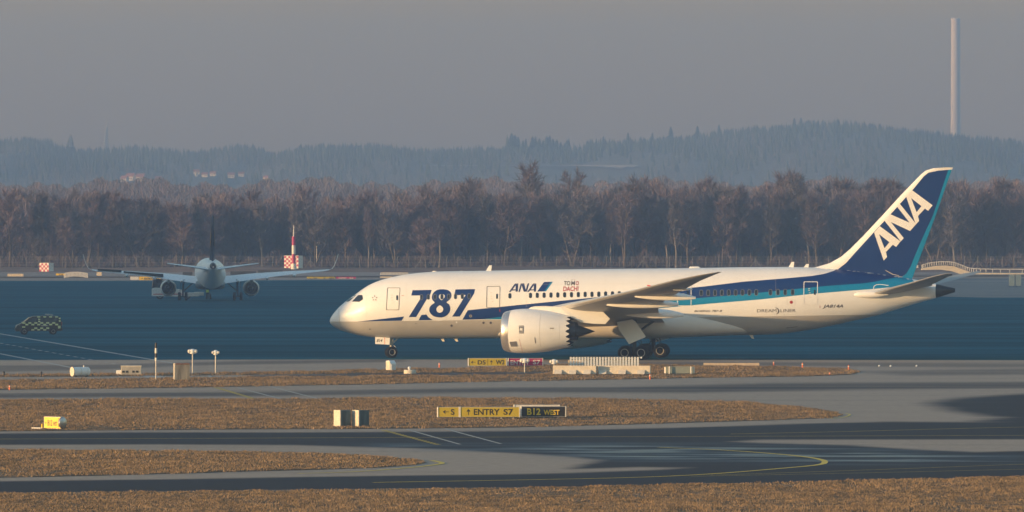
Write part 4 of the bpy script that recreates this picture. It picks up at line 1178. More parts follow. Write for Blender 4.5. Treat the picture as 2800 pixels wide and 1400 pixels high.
def person(loc, rz, label):
    """one skinned body standing, arms slightly away, with a head"""
    p = thing('person', loc, rz, label, 'person')
    J = {'pel': (0, 0, .95, .15), 'wai': (0, 0, 1.12, .14), 'che': (0, .0, 1.34, .17), 'nec': (0, 0, 1.50, .07), 'hd0': (0, -.02, 1.58, .09), 'hd1': (0, -.02, 1.70, .095)}
    E = [('pel', 'wai'), ('wai', 'che'), ('che', 'nec'), ('nec', 'hd0'), ('hd0', 'hd1')]
    for s_, t in ((-1, 'l'), (1, 'r')):
        J.update({'hip' + t: (s_ * .1, 0, .88, .1), 'kne' + t: (s_ * .13, -.03, .48, .07), 'ank' + t: (s_ * .14, .03, .09, .05), 'toe' + t: (s_ * .15, -.14, .05, .045),
                  'sho' + t: (s_ * .19, 0, 1.42, .075), 'elb' + t: (s_ * .27, .03, 1.14, .055), 'wri' + t: (s_ * .29, -.06, .9, .038), 'han' + t: (s_ * .285, -.1, .83, .045)})
        E += [('pel', 'hip' + t), ('hip' + t, 'kne' + t), ('kne' + t, 'ank' + t), ('ank' + t, 'toe' + t), ('che', 'sho' + t), ('sho' + t, 'elb' + t), ('elb' + t, 'wri' + t), ('wri' + t, 'han' + t)]
        for k, (fx, fl) in enumerate(((-.03, .075), (-.01, .09), (.01, .085), (.03, .065))):
            J['fin%s%d' % (t, k)] = (s_ * .285 + fx, -.125, .83 - fl, .009); E.append(('han' + t, 'fin%s%d' % (t, k)))
        J['thu' + t] = (s_ * .24, -.15, .81, .011); E.append(('han' + t, 'thu' + t))
    names = list(J); me = bpy.data.meshes.new('body')
    me.from_pydata([J[k][:3] for k in names], [(names.index(a), names.index(c)) for a, c in E], [])
    o = bpy.data.objects.new('body', me); C.objects.link(o); o.parent = p
    sk = o.modifiers.new('skin', 'SKIN'); sub = o.modifiers.new('sub', 'SUBSURF'); sub.levels = sub.render_levels = 1
    for i, k in enumerate(names):
        r = J[k][3]; me.skin_vertices[0].data[i].radius = (r, r * (.75 if k in ('pel', 'wai', 'che') else 1))
    me.skin_vertices[0].data[0].use_root = True
    me.materials.append(mat('work_trousers', (.02, .025, .04), .8))
    v = MB(); v.loft([[(.24 * a * math.cos(t), .17 * a * math.sin(t), z) for t in np.linspace(0, 2 * math.pi, 17)[:-1]] for z, a in ((.98, .9), (1.15, .92), (1.35, 1.05), (1.45, .98), (1.49, .5))], caps=False)
    v.build('safety_vest', mat('fluorescent_yellow', (.55, .75, .05), .6), p)
    h = MB(); h.loft([[(.1 * a * math.cos(t), -.02 + .115 * a * math.sin(t), z) for t in np.linspace(0, 2 * math.pi, 15)[:-1]] for z, a in ((1.66, .98), (1.73, .98), (1.79, .7), (1.82, .1))])
    h.build('hair', mat('dark_hair', (.02, .015, .01), .8), p)
    f = MB()
    f.lathe([(0, .022), (.03, .012), (.04, .001)], (0, -.105, 1.63), (0, -1, 0), 8)
    for s_ in (-1, 1): f.lathe([(0, .014), (.008, .001)], (s_ * .035, -.108, 1.67), (0, -1, 0), 8); f.box((s_ * .1, -.01, 1.64), (.02, .04, .07))
    f.box((0, -.108, 1.575), (.05, .012, .012)); f.lathe([(-.06, .06), (0, .085), (.05, .085), (.085, .05)], (0, -.03, 1.6), (0, -1, 0), 12)
    f.build('face', mat('skin_tone', (.5, .32, .24), .6), p)
    return p


person(((568.5 - 1400) * 1110 / F, 1109, 0), R(160), 'person in yellow safety vest standing by the nose wheels of the tail-on airliner')


# ------------------------------------------------------------------ airfield signs, lamps, cabinets and barriers
def site(px, py):
    x, y = G(px, py)
    return Vector((x, y, 0)), y / F          # ground point and metres per photo pixel there


M_frame = mat('sign_frame_grey', (.42, .42, .42), .5, .3, var=.08)


def sign(name, px0, px1, py0, py1, pyg, panels, label, group=None, endcap=True, cat='sign'):
    """a box sign on short legs. panels: (from px, to px, face material, [(text or arrow, x0, x1, y0, y1, material)])"""
    _, k = site((px0 + px1) / 2, pyg)
    p, _ = site((px0 + px1) / 2, pyg)
    t = thing(name, p, 0, label, cat, group)
    cx = (px0 + px1) / 2
    X = lambda a: (a - cx) * k
    Z = lambda b_: (pyg - b_) * k
    for a0, a1, fm, items in panels:
        b = MB()
        b.box(((X(a0) + X(a1)) / 2, .17, (Z(py0) + Z(py1)) / 2), (X(a1) - X(a0), .34, Z(py0) - Z(py1)), 0)
        m = .9
        q = [(X(a0 + m), -.006, Z(py1 - m)), (X(a1 - m), -.006, Z(py1 - m)), (X(a1 - m), -.006, Z(py0 + m)), (X(a0 + m), -.006, Z(py0 + m))]
        b.add(q, [(0, 1, 2, 3)], 1)
        for s_, x0, x1, y0, y1 in items:
            o, ux, uz = (X(x0), -.012, Z(y1)), (X(x1) - X(x0), 0, 0), (0, 0, Z(y0) - Z(y1))
            if s_ in ('<', '^'): arrow(b, o, ux, uz, 2, s_ == '^')
            elif s_ == '|': b.add([(X(x0), -.012, Z(y1)), (X(x1), -.012, Z(y1)), (X(x1), -.012, Z(y0)), (X(x0), -.012, Z(y0))], [(0, 1, 2, 3)], 2)
            else: put_text(b, s_, o, ux, uz, 2, .022)
        fmat, tmat = fm
        b.build('sign_panel', [M_frame, fmat, tmat], t, smooth=0)
    if endcap:
        for a in (px0, px1):
            b = MB(); s_ = -1 if a == px0 else 1
            b.add([], []); zc_, hh = (Z(py0) + Z(py1)) / 2, (Z(py0) - Z(py1)) / 2
            b.loft([[(X(a) + s_ * dx, .17 + .2 * f * cy, zc_ + hh * f * cz) for cy, cz in ((-1, -1), (1, -1), (1, 1), (-1, 1))] for dx, f in ((-.02, 1.04), (.03, 1.04), (.06, .9))]); b.build('end_cap', M_offw, t, smooth=0)
    nl = max(2, int((px1 - px0) / 32))
    for i in range(nl):
        x = X(px0 + (px1 - px0) * (i + .5) / nl)
        b = MB(); b.tube([(x, .17, 0), (x, .17, Z(py1) + .02)], [.05, .04], 8); b.lathe([(0, .12), (.05, .1)], (x, .17, 0), (0, 0, 1), 10); b.build('leg', M_frame, t)
    return t


YB, BY = (M_yellow, M_blk), (M_blk, mat('sign_lettering_yellow', (.78, .55, .03), .5, var=.05))
RW = (M_red, mat('sign_lettering_white', (.72, .66, .62), .5, var=.05))
k4 = lambda a: 900 + a / 3.68
j4 = lambda a: 1090 + a / 3.68
sign('taxiway_sign', k4(1095), k4(1306), j4(84), j4(186), 1146, [(k4(1095), k4(1306), YB, [('<', k4(1143), k4(1205), j4(112), j4(155)), ('S', k4(1224), k4(1262), j4(104), j4(164))])], 'yellow taxiway sign with left arrow and letter S', 'signs on the long grass island')
sign('taxiway_sign', k4(1320), k4(1914), j4(84), j4(186), 1146, [(k4(1320), k4(1914), YB, [('^', k4(1380), k4(1424), j4(104), j4(164)), ('ENTRY', k4(1455), k4(1716), j4(104), j4(164)), ('S7', k4(1754), k4(1852), j4(104), j4(164))])], 'long yellow taxiway sign reading ENTRY S7 after an up arrow', 'signs on the long grass island')
sign('taxiway_sign', k4(1935), k4(2378), j4(78), j4(182), 1145, [(k4(1935), k4(2378), BY, [('B12', k4(1992), k4(2128), j4(98), j4(164)), ('WEST', k4(2158), k4(2318), j4(112), j4(164))])], 'black location sign with yellow B12 WEST lettering', 'signs on the long grass island')
# blank back of another sign standing behind the black one
sign('taxiway_sign', k4(1864), k4(2314), j4(62), j4(160), 1143, [(k4(1864), k4(2314), (M_offw, M_offw), [])], 'pale sign turned away, seen over the top of the black B12 WEST sign', 'signs on the long grass island')
k5 = lambda a: 1060 + a / 5.152
j5 = lambda a: 970 + a / 5.152
sign('taxiway_sign', k5(1140), k5(1670), j5(48), j5(158), 1005, [(k5(1140), k5(1670), YB, [('<', k5(1172), k5(1240), j5(84), j5(126)), ('D5', k5(1268), k5(1380), j5(78), j5(138)), ('|', k5(1408), k5(1413), j5(60), j5(150)), ('^', k5(1440), k5(1482), j5(76), j5(140)), ('W2', k5(1524), k5(1646), j5(72), j5(136))])], 'yellow taxiway sign reading D5 and W2 with arrows, near the jet', 'signs beside the barrier island')
sign('runway_sign', k5(1702), k5(2182), j5(48), j5(156), 1004, [(k5(1702), k5(2182), RW, [('ENTRY', k5(1730), k5(2000), j5(78), j5(140)), ('S7', k5(2046), k5(2150), j5(72), j5(136))])], 'dark red mandatory sign reading ENTRY S7 in white', 'signs beside the barrier island')
# yellow marker board turned towards the taxiway
p, k = site(143, 1174)
t = thing('marker_sign', p, R(-38), 'small bright yellow B12 WEST sign angled towards the left, by the taxiway edge', 'sign')
b = MB(); wd, hh = 60 * k, 32 * k
b.box((0, .15, hh / 2 + .05), (wd, .3, hh), 0); b.add([(-wd / 2 + .02, -.006, .07), (wd / 2 - .02, -.006, .07), (wd / 2 - .02, -.006, hh + .03), (-wd / 2 + .02, -.006, hh + .03)], [(0, 1, 2, 3)], 1)
arrow(b, (-wd * .44, -.012, hh * .45), (wd * .12, 0, 0), (0, 0, hh * .2), 2)
put_text(b, 'B12', (-wd * .28, -.012, hh * .3), (wd * .28, 0, 0), (0, 0, hh * .5), 2, .02); put_text(b, 'WEST', (wd * .05, -.012, hh * .3), (wd * .25, 0, 0), (0, 0, hh * .36), 2, .02)
b.box((wd * .42, -.012, hh * .52 + .05), (.14, .012, hh * .72), 2); b.box((wd * .42, -.02, hh * .55 + .05), (.07, .012, hh * .55), 1)
M_vivid = mat('bright_sign_yellow', (.85, .55, .01), .5, var=.04)
b.build('sign_panel', [M_offw, M_vivid, M_blk], t, smooth=0)
b = MB(); b.lathe([(0, hh * .5), (.1, hh * .45), (.16, hh * .25), (.17, .01)], (wd / 2, .15, hh / 2 + .05), (1, 0, 0), 20); b.build('end_cap', M_steel, t)
b = MB(); b.box((-wd * .78, 0, .06), (.9, .5, .06)); b.build('cable_slab', M_offw, t)
b = MB(); b.tube([(-wd * .62, 0, .08), (-wd * .62, 0, .32)], [.05, .05], 8); b.build('marker_stub', M_vivid, t)

# two weathered blocks; sunlit end and shaded front are set in their colours
for i, (a0, a1, lab) in enumerate(((65, 210, 'weathered upright concrete panel with a sunlit left end, first of the pair'), (250, 395, 'weathered upright concrete panel with a sunlit left end, nearer the yellow signs'))):
    p, k = site(k4((a0 + a1) / 2), j4(287)); w_, h_ = (a1 - a0) / 3.68 * k, 172 / 3.68 * k
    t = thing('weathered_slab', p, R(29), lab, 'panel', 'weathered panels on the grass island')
    b = MB(); b.box((0, .0, h_ / 2), (w_ * .78, .85, h_)); b.build('slab', mat('shaded_stained_concrete', (.085, .115, .12), .9, var=.45, scale=1.2, stretch=(3, 3, .5)), t, bevel=.03, smooth=0)
    b = MB(); b.box((-w_ * .39 - .03, 0, h_ / 2), (.06, .86, h_ * 1.01)); b.build('lit_end_board', M_conc, t, smooth=0)

# crash barriers
for a0, a1, bt, lab in ((57, 670, (157, 362, 570), 'pale concrete barrier, shorter left-hand section'), (690, 1433, (785, 1060, 1330), 'pale concrete barrier, longer right-hand section ending at an orange stake')):
    Xp = lambda a: 1500 + a / 5.152
    p, k = site(Xp((a0 + a1) / 2), 1026); L_ = (a1 - a0) / 5.152 * k; h0, h1 = .1, 24.5 * k + .05
    t = thing('concrete_barrier', p, R(-9), lab, 'barrier', 'concrete barriers on the grass island')
    b = MB(); hm = h0 + (h1 - h0) * .42
    b.prism([(-L_ / 2, 0, h1), (-L_ / 2, 0, hm), (-L_ / 2, -.02, hm - .02), (-L_ / 2, -.02, h0), (-L_ / 2, .4, h0), (-L_ / 2, .4, h1)], (L_, 0, 0)); b.build('wall_panel', M_conc, t, smooth=0)
    for q in bt:
        x = (q - (a0 + a1) / 2) / 5.152 * k
        b = MB(); w_ = .42
        b.add([(x - w_, -.03, h1 * .57), (x + .18, -.03, h1 * .57), (x + .18, -.42, h0), (x - w_, -.42, h0), (x - w_, -.03, h0), (x + .18, -.03, h0)], [(0, 1, 2, 3), (0, 3, 4), (1, 5, 2), (3, 2, 5, 4)]); b.build('buttress', M_conc, t, smooth=0)
        b = MB(); b.tube([(x, .1, 0), (x, .1, h0 + .02)], [.1, .09], 8); b.build('leg', M_conc, t)

# rack of white posts with lamps
Xp = lambda a: 1500 + a / 5.152
p, k = site(Xp(785), 1003)
t = thing('post_rack', p, 0, 'row of white upright posts and slats standing behind the concrete barriers', 'barrier')
h_ = 27 * k; L_ = 945 / 5.152 * k
for i in range(24):
    x = -L_ / 2 + L_ * i / 23
    b = MB(); b.box((x, 0, h_ / 2), (.16, .12, h_)); b.build('post', M_white, t, smooth=0)
for i in range(24):
    x = -L_ / 2 + L_ * (i - .5) / 23
    b = MB(); b.box((x, .5, h_ * .42), (.2, .1, h_ * .5)); b.build('slat', mat('straw_slat', (.62, .50, .34), .7), t, smooth=0)
for zr, hr in ((.3, .12), (.86, .06)):
    b = MB(); b.box((0, .3, h_ * zr), (L_, .05, hr)); b.build('rail', M_offw, t, smooth=0)
b = MB(); b.lathe([(-.08, .03), (0, .09), (.08, .03)], (L_ / 2 + .3, 0, h_ * .92), (1, 0, 0), 10); b.tube([(L_ / 2, .1, h_ * .92), (L_ / 2 + .3, 0, h_ * .92)], .03, 6); b.build('lamp', M_white, t)


# cabinets
def cabinet(name, px0, px1, py0, pyg, label, m, depth=.8, ribs=0, rz=0.0, extras=None, cat='cabinet', group=None):
    p, k = site((px0 + px1) / 2, pyg); w_, h_ = (px1 - px0) * k, (pyg - py0) * k
    t = thing(name, p, rz, label, cat, group)
    b = MB(); b.box((0, depth / 2, h_ / 2 + .03), (w_, depth, h_ - .06)); b.build('housing', m, t, smooth=0, bevel=.02)
    b = MB(); b.box((0, depth / 2, h_ + .02), (w_ * 1.03, depth * 1.05, .05)); b.build('lid', m, t, smooth=0)
    if ribs:
        b = MB()
        for i in range(ribs): b.box((-w_ / 2 + w_ * (i + .5) / ribs, -.012, h_ / 2), (w_ / ribs * .3, .024, h_ * .9))
        b.build('ribbed_door', m, t, smooth=0)
    if extras: extras(t, w_, h_, k)
    return t


def ex_vent(t, w_, h_, k):
    for x in (-.38, .12):
        b = MB()
        for i in range(2): b.box((x * w_ + i * .3, -.03, .3), (.2, .02, .16))
        b.build('vent', M_dark, t, smooth=0)


cabinet('equipment_cabinet', 331, 386, 1001.5, 1026.5, 'pale ribbed equipment cabinet with two pairs of low vents', M_conc, .9, 18, 0, ex_vent)
def ex_light(t, w_, h_, k):
    b = MB(); b.add([(-w_ / 2, -.1, h_ * .5), (-w_ / 2, .7, h_ * .5), (-w_ / 2, .7, 0), (-w_ / 2, -.1, 0), (w_ / 2, -.1, h_ * .95), (w_ / 2, .7, h_ * .95), (w_ / 2, .7, 0), (w_ / 2, -.1, 0)], [(0, 1, 5, 4), (0, 4, 7, 3), (1, 2, 6, 5), (0, 3, 2, 1)]); b.build('hood', M_white, t, smooth=0)
cabinet('light_housing', 318, 330.5, 1014, 1026, 'small cream light housing tucked against the left end of the ribbed cabinet', M_white, .7, 0, 0, ex_light, 'light')
p, k = site(223, 1030.5)
t = thing('approach_light', p, R(30), 'white barrel-shaped light lying on the pavement edge, with a pale end disc', 'light')
b = MB(); b.lathe([(-.72, .3), (-.7, .36), (.66, .36), (.74, .3), (.76, .02)], (0, .2, .42), (1, 0, 0), 20); b.build('barrel', M_white, t)
b = MB(); b.lathe([(-.76, .02), (-.75, .38), (-.69, .38)], (0, .2, .42), (1, 0, 0), 20, caps=False); b.build('end_disc', M_conc, t)
for x in (-.1, .5):
    b = MB(); b.lathe([(-.04, .375), (.04, .375)], (x, .2, .42), (1, 0, 0), 20, caps=False); b.build('band', M_offw, t)
for x in (-.5, .5):
    b = MB(); b.box((x, .2, .05), (.1, .5, .1)); b.build('foot', M_dark, t)
b = MB(); b.lathe([(0, .05), (.1, .05), (.14, .02)], (.3, .2, .77), (0, 0, 1), 8); b.build('lamp', M_offw, t)
p, k = site(1069, 1013.5)
t = thing('light_housing', p, R(42), 'upright white light housing with ribbed shaded side, below the nose wheels of the jet', 'light')
b = MB(); b.prism([(-.3, -.3, .05), (-.3, .3, .05), (-.3, .3, .8), (-.3, -.1, .85), (-.3, -.3, .6)], (.6, 0, 0)); b.build('housing', M_white, t, smooth=0, bevel=.02)
for i in range(4):
    b = MB(); b.box((-.2 + .14 * i, -.32, .3), (.05, .06, .5)); b.build('fin', M_white, t, smooth=0)
b = MB(); b.box((-.32, 0, .42), (.03, .5, .7)); b.build('lens_plate', M_conc, t, smooth=0)
for x in (-.2, .2):
    b = MB(); b.box((x, 0, .03), (.08, .4, .06)); b.build('foot', M_dark, t)
p, k = site(1121, 1021.5)
t = thing('ground_beacon', p, 0, 'small cream concrete drum with a white lamp on top, beside the service road', 'light')
b = MB(); b.lathe([(0, .5), (.26, .5), (.3, .46), (.3, .01)], (0, 0, 0), (0, 0, 1), 20); b.build('base', M_conc, t)
b = MB(); b.lathe([(.3, .06), (.38, .06), (.4, .12), (.5, .13), (.57, .06), (.58, .01)], (-.05, 0, 0), (0, 0, 1), 14); b.build('lamp', M_white, t)

# weathered board, striped pole, pole lamps
p, k = site(498, 1040.5)
t = thing('timber_board', p, R(9), 'large weathered grey timber board with rusty top edge standing beside the pole lamps', 'board')
w_, h_ = 43 * k, 47 * k
b = MB(); b.box((0, 0, h_ / 2), (w_ * .92, .5, h_)); b.build('face_board', mat('weathered_timber', (.24, .22, .18), .9, var=.5, scale=1.5, stretch=(3, 1, .35)), t, smooth=0)
b = MB(); b.box((-w_ * .46 - .04, 0, h_ / 2), (.08, .52, h_ * 1.01)); b.build('lit_side_board', M_conc, t, smooth=0)  # paler than the front to paint the sunlit left face
b = MB(); b.box((0, -.26, h_ - .04), (w_ * .9, .03, .09)); b.build('rusty_edge', mat('rust', (.22, .09, .05), .9, var=.4, scale=4), t, smooth=0)
p, k = site(426.5, 1040)
t = thing('striped_pole', p, 0, 'tall thin pole with black and white bands on its upper half', 'pole')
b = MB(); b.tube([(0, 0, 0), (0, 0, 53 * k)], [.05, .05], 10); b.build('shaft', M_frame, t)
b = MB(); zs = [53, 62, 74, 88, 102.5]
for i in range(4): b.tube([(0, 0, zs[i] * k), (0, 0, zs[i + 1] * k)], .09, 12, i % 2)
b.build('banded_top', [M_offw, M_blk], t)


def pole_lamp(px, py0, pyg, label, r=.24, group=None, head=None):
    p, k = site(px, pyg); h_ = (pyg - py0) * k
    t = thing('pole_lamp', p, 0, label, 'lamp', group)
    b = MB(); b.tube([(0, 0, 0), (0, 0, h_ - .3)], [.055, .05], 10); b.build('pole', M_frame, t)
    b = MB(); b.lathe([(h_ - .42, .08), (h_ - .38, r * .9), (h_ - .24, r), (h_ - .1, r * .95), (h_ - .02, r * .5), (h_, .02)], (0, 0, 0), (0, 0, 1), 18); b.build('lamp_head', M_white, t)
    for sx in (-1, 1):
        b = MB(); b.lathe([(-.12, r * .3), (.0, r * .62), (.12, r * .5)], (sx * r * .85, -.08, h_ - .2), (sx, -.4, 0), 12); b.build('lens', M_offw, t)
    return t


pole_lamp(526.6, 954, 1024, 'white mushroom-headed lamp on a tall pole, right behind the timber board', .27, 'approach lamps on poles')
pole_lamp(589.6, 957, 1024, 'white lamp with a smaller head on a tall pole, away from the timber board', .2, 'approach lamps on poles')
pole_lamp(1434.8, 979, 1018, 'white pole lamp standing in front of the dark red ENTRY S7 sign', .27, 'approach lamps on poles')
pole_lamp(1515, 982, 1022, 'white pole lamp rising behind the left end of the concrete barrier', .24, 'approach lamps on poles')


def ex_posts(t, w_, h_, k):
    for x in (-.36, .42):
        b = MB(); b.tube([(x * w_, -.14, -.02), (x * w_, -.14, h_ + .06)], .06, 8); b.build('post', M_offw, t)
    for x in (-.49, .49):
        b = MB(); b.lathe([(0, .12), (h_, .12)], (x * w_, .2, .02), (0, 0, 1), 10); b.build('rounded_end', M_offw, t)


cabinet('transformer_box', 1820, 1896, 1004, 1023.5, 'grey-green box between two white posts, right of the concrete barriers', mat('grey_green_paint', (.26, .29, .25), .6, var=.08), .5, 0, 0, ex_posts)
p, k = site(2000, 1000.5)
t = thing('timber_beam', p, 0, 'long pale beam lying flat along the taxiway edge, under the aft fuselage', 'beam')
b = MB(); b.box((0, 0, .14), (152 * k, .4, .22)); b.build('beam', mat('pale_timber', (.56, .45, .33), .8, var=.15), t, smooth=0)
b = MB(); b.box((0, .1, .02), (140 * k, .3, .05)); b.build('bearer', M_dark, t, smooth=0)

stakes = [(26.5, 1053, 1066, 'near the left edge of the view, on the grass by the taxiway'), (1201.6, 992, 1005, 'left of the yellow D5 sign'), (1777.6, 1023, 1038, 'at the right end of the concrete barriers'), (2115.8, 989, 1000, 'just beyond the pale beam'), (2194.6, 992, 1007, 'behind the tapering grass, second beyond the beam'), (2320.6, 998, 1013.5, 'by the tip of the grass island'), (2269, 1018, 1026, 'shortest of those on the tapering grass'), (1693, 1080 - 40, 1052, 'on the grass in front of the barriers')]
st0 = None
for px, a, g_, lab in stakes[:-1]:
    p, k = site(px, g_); h_ = (g_ - a) * k
    if st0 is None:
        st0 = thing('marker_stake', p, 0, 'orange marker stake ' + lab, 'stake', 'orange marker stakes along the grass')
        b = MB(); b.tube([(0, 0, 0), (0, 0, .46)], [.05, .05], 8); b.lathe([(.46, .05), (.5, .01)], (0, 0, 0), (0, 0, 1), 8); b.build('shaft', M_orange, st0)
        b = MB(); b.lathe([(.33, .056), (.4, .056)], (0, 0, 0), (0, 0, 1), 8, caps=False); b.build('reflector_band', M_offw, st0)
        st0.scale = (1.3, 1.3, h_ / .5)
    else: copy_tree(st0, p, 0, (1.3, 1.3, h_ / .5), 'orange marker stake ' + lab)
lb0 = None
for px, py, lab in ((10.5, 1029, 'leftmost dark one'), (113, 1030, 'dark one left of the barrel light')):
    p, k = site(px, py)
    if lb0 is None:
        lb0 = thing('edge_light', p, 0, 'low black taxiway edge light, ' + lab, 'light', 'low edge lights at the shoulder')
        b = MB(); b.lathe([(0, .1), (.05, .1), (.06, .06), (.24, .06), (.26, .1), (.36, .09), (.42, .02)], (0, 0, 0), (0, 0, 1), 12); b.build('lamp', M_blk, lb0)
    else: copy_tree(lb0, p, 0, None, 'low black taxiway edge light, ' + lab)
for i, (px, py) in enumerate(((2435, 1002), (2404, 1001.5), (2506, 1001.6))):
    p, k = site(px, py); t = thing('edge_light', p, 0, 'tiny white light dot set in the pavement under the tail, ' + ('middle one', 'left one', 'right one')[i], 'light', 'white lights under the tail')
    b = MB(); b.lathe([(0, .08), (.06, .07), (.1, .04), (.11, .01)], (0, 0, 0), (0, 0, 1), 10); b.build('lamp', M_white, t)

# ------------------------------------------------------------------ far side of the apron
def board(px0, px1, py0, py1, label, cols, rows):
    p, k = site((px0 + px1) / 2, py1 + 1); w_, h_ = (px1 - px0) * k, (py1 - py0) * k
    t = thing('chequered_hut', p, R(-24), label, 'hut', 'red and white chequered huts by the fence')
    b = MB(); b.box((0, 1.0, h_ / 2 + .1), (w_, 2.0, h_), 0)
    for i in range(cols):
        for j in range(rows):
            if (i + j) % 2 == 0: b.box((-w_ / 2 + w_ * (i + .5) / cols, -.01, .1 + h_ * (j + .5) / rows), (w_ / cols, .03, h_ / rows), 1)
    for i in range(4):
        for j in range(rows):
            if (i + j) % 2: b.box((-w_ / 2 - .01, .25 + i * .5, .1 + h_ * (j + .5) / rows), (.03, .5, h_ / rows), 1)
    b.build('hut_wall', [M_offw, M_red], t, smooth=0)
    b = MB(); b.box((0, 1.0, h_ + .14), (w_ * 1.02, 2.05, .08)); b.build('roof', M_offw, t, smooth=0)
    return t


board(106.5, 135, 720.5, 743, 'small red and white chequered hut far off beside the left fence', 5, 4)
board(775, 818, 700.5, 740, 'larger red and white chequered hut behind the banded mast', 7, 7)
p, k = site(803, 742.5)
t = thing('banded_mast', p, 0, 'tapering red and white mast rising in front of the larger chequered hut', 'mast')
b = MB(); zs = [0, 8, 22, 48, 72, 96]; rr = [.75, .55, .42, .38, .36, .34]
for i in range(5): b.tube([(0, 0, zs[i] * k), (0, 0, zs[i + 1] * k)], [rr[i], rr[i + 1]], 12, (0, 0, 1, 0, 1)[i])
b.build('banded_tube', [M_offw, M_red], t)
b = MB(); b.tube([(0, 0, 96 * k), (0, 0, 127 * k)], [.13, .05], 8); b.build('whip', M_offw, t)
p, k = site(866, 733)
t = thing('camera_mast', p, 0, 'slim grey mast with a camera head right of the chequered hut', 'mast')
b = MB(); b.tube([(0, 0, 0), (0, 0, 70 * k)], [.12, .08], 8); b.build('pole', M_frame, t)
b = MB(); b.box((.25, 0, 69 * k), (.7, .3, .25)); b.lathe([(0, .2), (.3, .2)], (0, 0, 58 * k), (0, 0, 1), 10); b.build('camera_head', M_offw, t)

M_cream = mat('cream_panel', (.66, .56, .40), .7, var=.08)
def far_panel(name, px0, px1, py0, pyg, label, m, cat, depth=.4, text=None, group=None):
    p, k = site((px0 + px1) / 2, pyg); w_, h_ = (px1 - px0) * k, (pyg - py0) * k
    t = thing(name, p, 0, label, cat, group)
    b = MB(); b.box((0, depth / 2, h_ / 2 + .1), (w_, depth, h_ - .2), 0)
    for s_, x0, x1 in text or ():
        o_, ux, uz = ((x0 - (px0 + px1) / 2) * k, -.02, h_ * .3), ((x1 - x0) * k, 0, 0), (0, 0, h_ * .5)
        if s_ == '^': arrow(b, o_, ux, uz, 1, True)
        else: put_text(b, s_, o_, ux, uz, 1, .02)
    b.build('panel', [m, M_blk if m is not M_red else M_offw], t, smooth=0)
    for x in (-.35, .35):
        b = MB(); b.box((x * w_, depth / 2, .06), (.12, .12, .12)); b.build('leg', M_dark, t, smooth=0)
    return t


far_panel('taxiway_sign', 380.5, 441, 756.5, 769, 'yellow ENTRY sign with up arrow, half hidden by the wing of the tail-on airliner', M_vivid, 'sign', .4, [('^', 386, 391), ('ENTRY', 394, 416), ('W3', 421, 434)])
far_panel('sign_back', 356, 379, 756.5, 768.5, 'white blank panel left of the far yellow ENTRY sign', M_offw, 'panel')
far_panel('taxiway_sign', 839, 916, 757, 765, 'long far yellow sign strip under the right wing of the tail-on airliner', M_yellow, 'sign', .4, [('L', 847, 850), ('D1', 858, 866), ('N', 885, 889), ('A9Y', 898, 914)])
far_panel('runway_sign', 919, 973, 757, 765, 'long far red sign strip left of the jet roof', M_red, 'sign', .4, [('ENTRY', 926, 948), ('S4', 955, 966)])
far_panel('low_panel', 20.5, 64, 748.5, 759, 'long cream panel lying at the far left of the apron edge', M_cream, 'panel')
far_panel('taxiway_sign', 153, 178, 748, 756, 'small far yellow sign beside the white picket rack', M_vivid, 'sign', .4, [('S4', 160, 172)])
far_panel('low_panel', 1039, 1072, 756, 763, 'tan panel on the far apron edge above the jet nose', M_cream, 'panel')
far_panel('low_panel', 264, 278, 744, 757, 'pale upright panel in the grass left of the airliner wing', M_cream, 'panel')
far_panel('equipment_cabinet', 1009, 1019, 714.5, 729, 'cream cabinet standing alone in front of the fence', M_cream, 'cabinet', .8)
far_panel('low_wall', 630, 700, 742, 758, 'dark slatted wall right of the tail-on airliner fuselage', M_dark, 'wall', .4)
far_panel('low_wall', 705, 772, 739, 758, 'taller dark slatted wall in front of the chequered hut', mat('black_slat', (.03, .035, .04), .7), 'wall', .4)
far_panel('low_wall', 500, 526, 744, 757, 'short dark slatted wall left of the tail-on airliner fuselage', M_dark, 'wall', .4)


def picket(px0, px1, py0, pyg, n, label, arch=0.0):
    p, k = site((px0 + px1) / 2, pyg); w_, h_ = (px1 - px0) * k, (pyg - py0) * k
    t = thing('picket_rack', p, 0, label, 'barrier', 'white picket racks on the far apron edge')
    z = lambda x: arch * (1 - (2 * x / w_) ** 2)
    for i in range(n):
        x = -w_ / 2 + w_ * i / (n - 1)
        b = MB(); b.box((x, 0, z(x) + h_ / 2), (.16, .12, h_)); b.build('post', M_offw, t, smooth=0)
    for f in (.25, .9):
        b = MB()
        for i in range(n - 1):
            x0, x1 = -w_ / 2 + w_ * i / (n - 1), -w_ / 2 + w_ * (i + 1) / (n - 1)
            b.prism([(x0, .1, z(x0) + h_ * f), (x1, .1, z(x1) + h_ * f), (x1, .1, z(x1) + h_ * f + .1), (x0, .1, z(x0) + h_ * f + .1)], (0, .05, 0))
        b.build('rail', M_cream, t, smooth=0)


picket(176, 239, 747, 760, 18, 'long white picket rack far left, beside the yellow sign', .25)
picket(1041, 1115, 746, 752, 20, 'low white picket rack behind the roof of the jet nose')

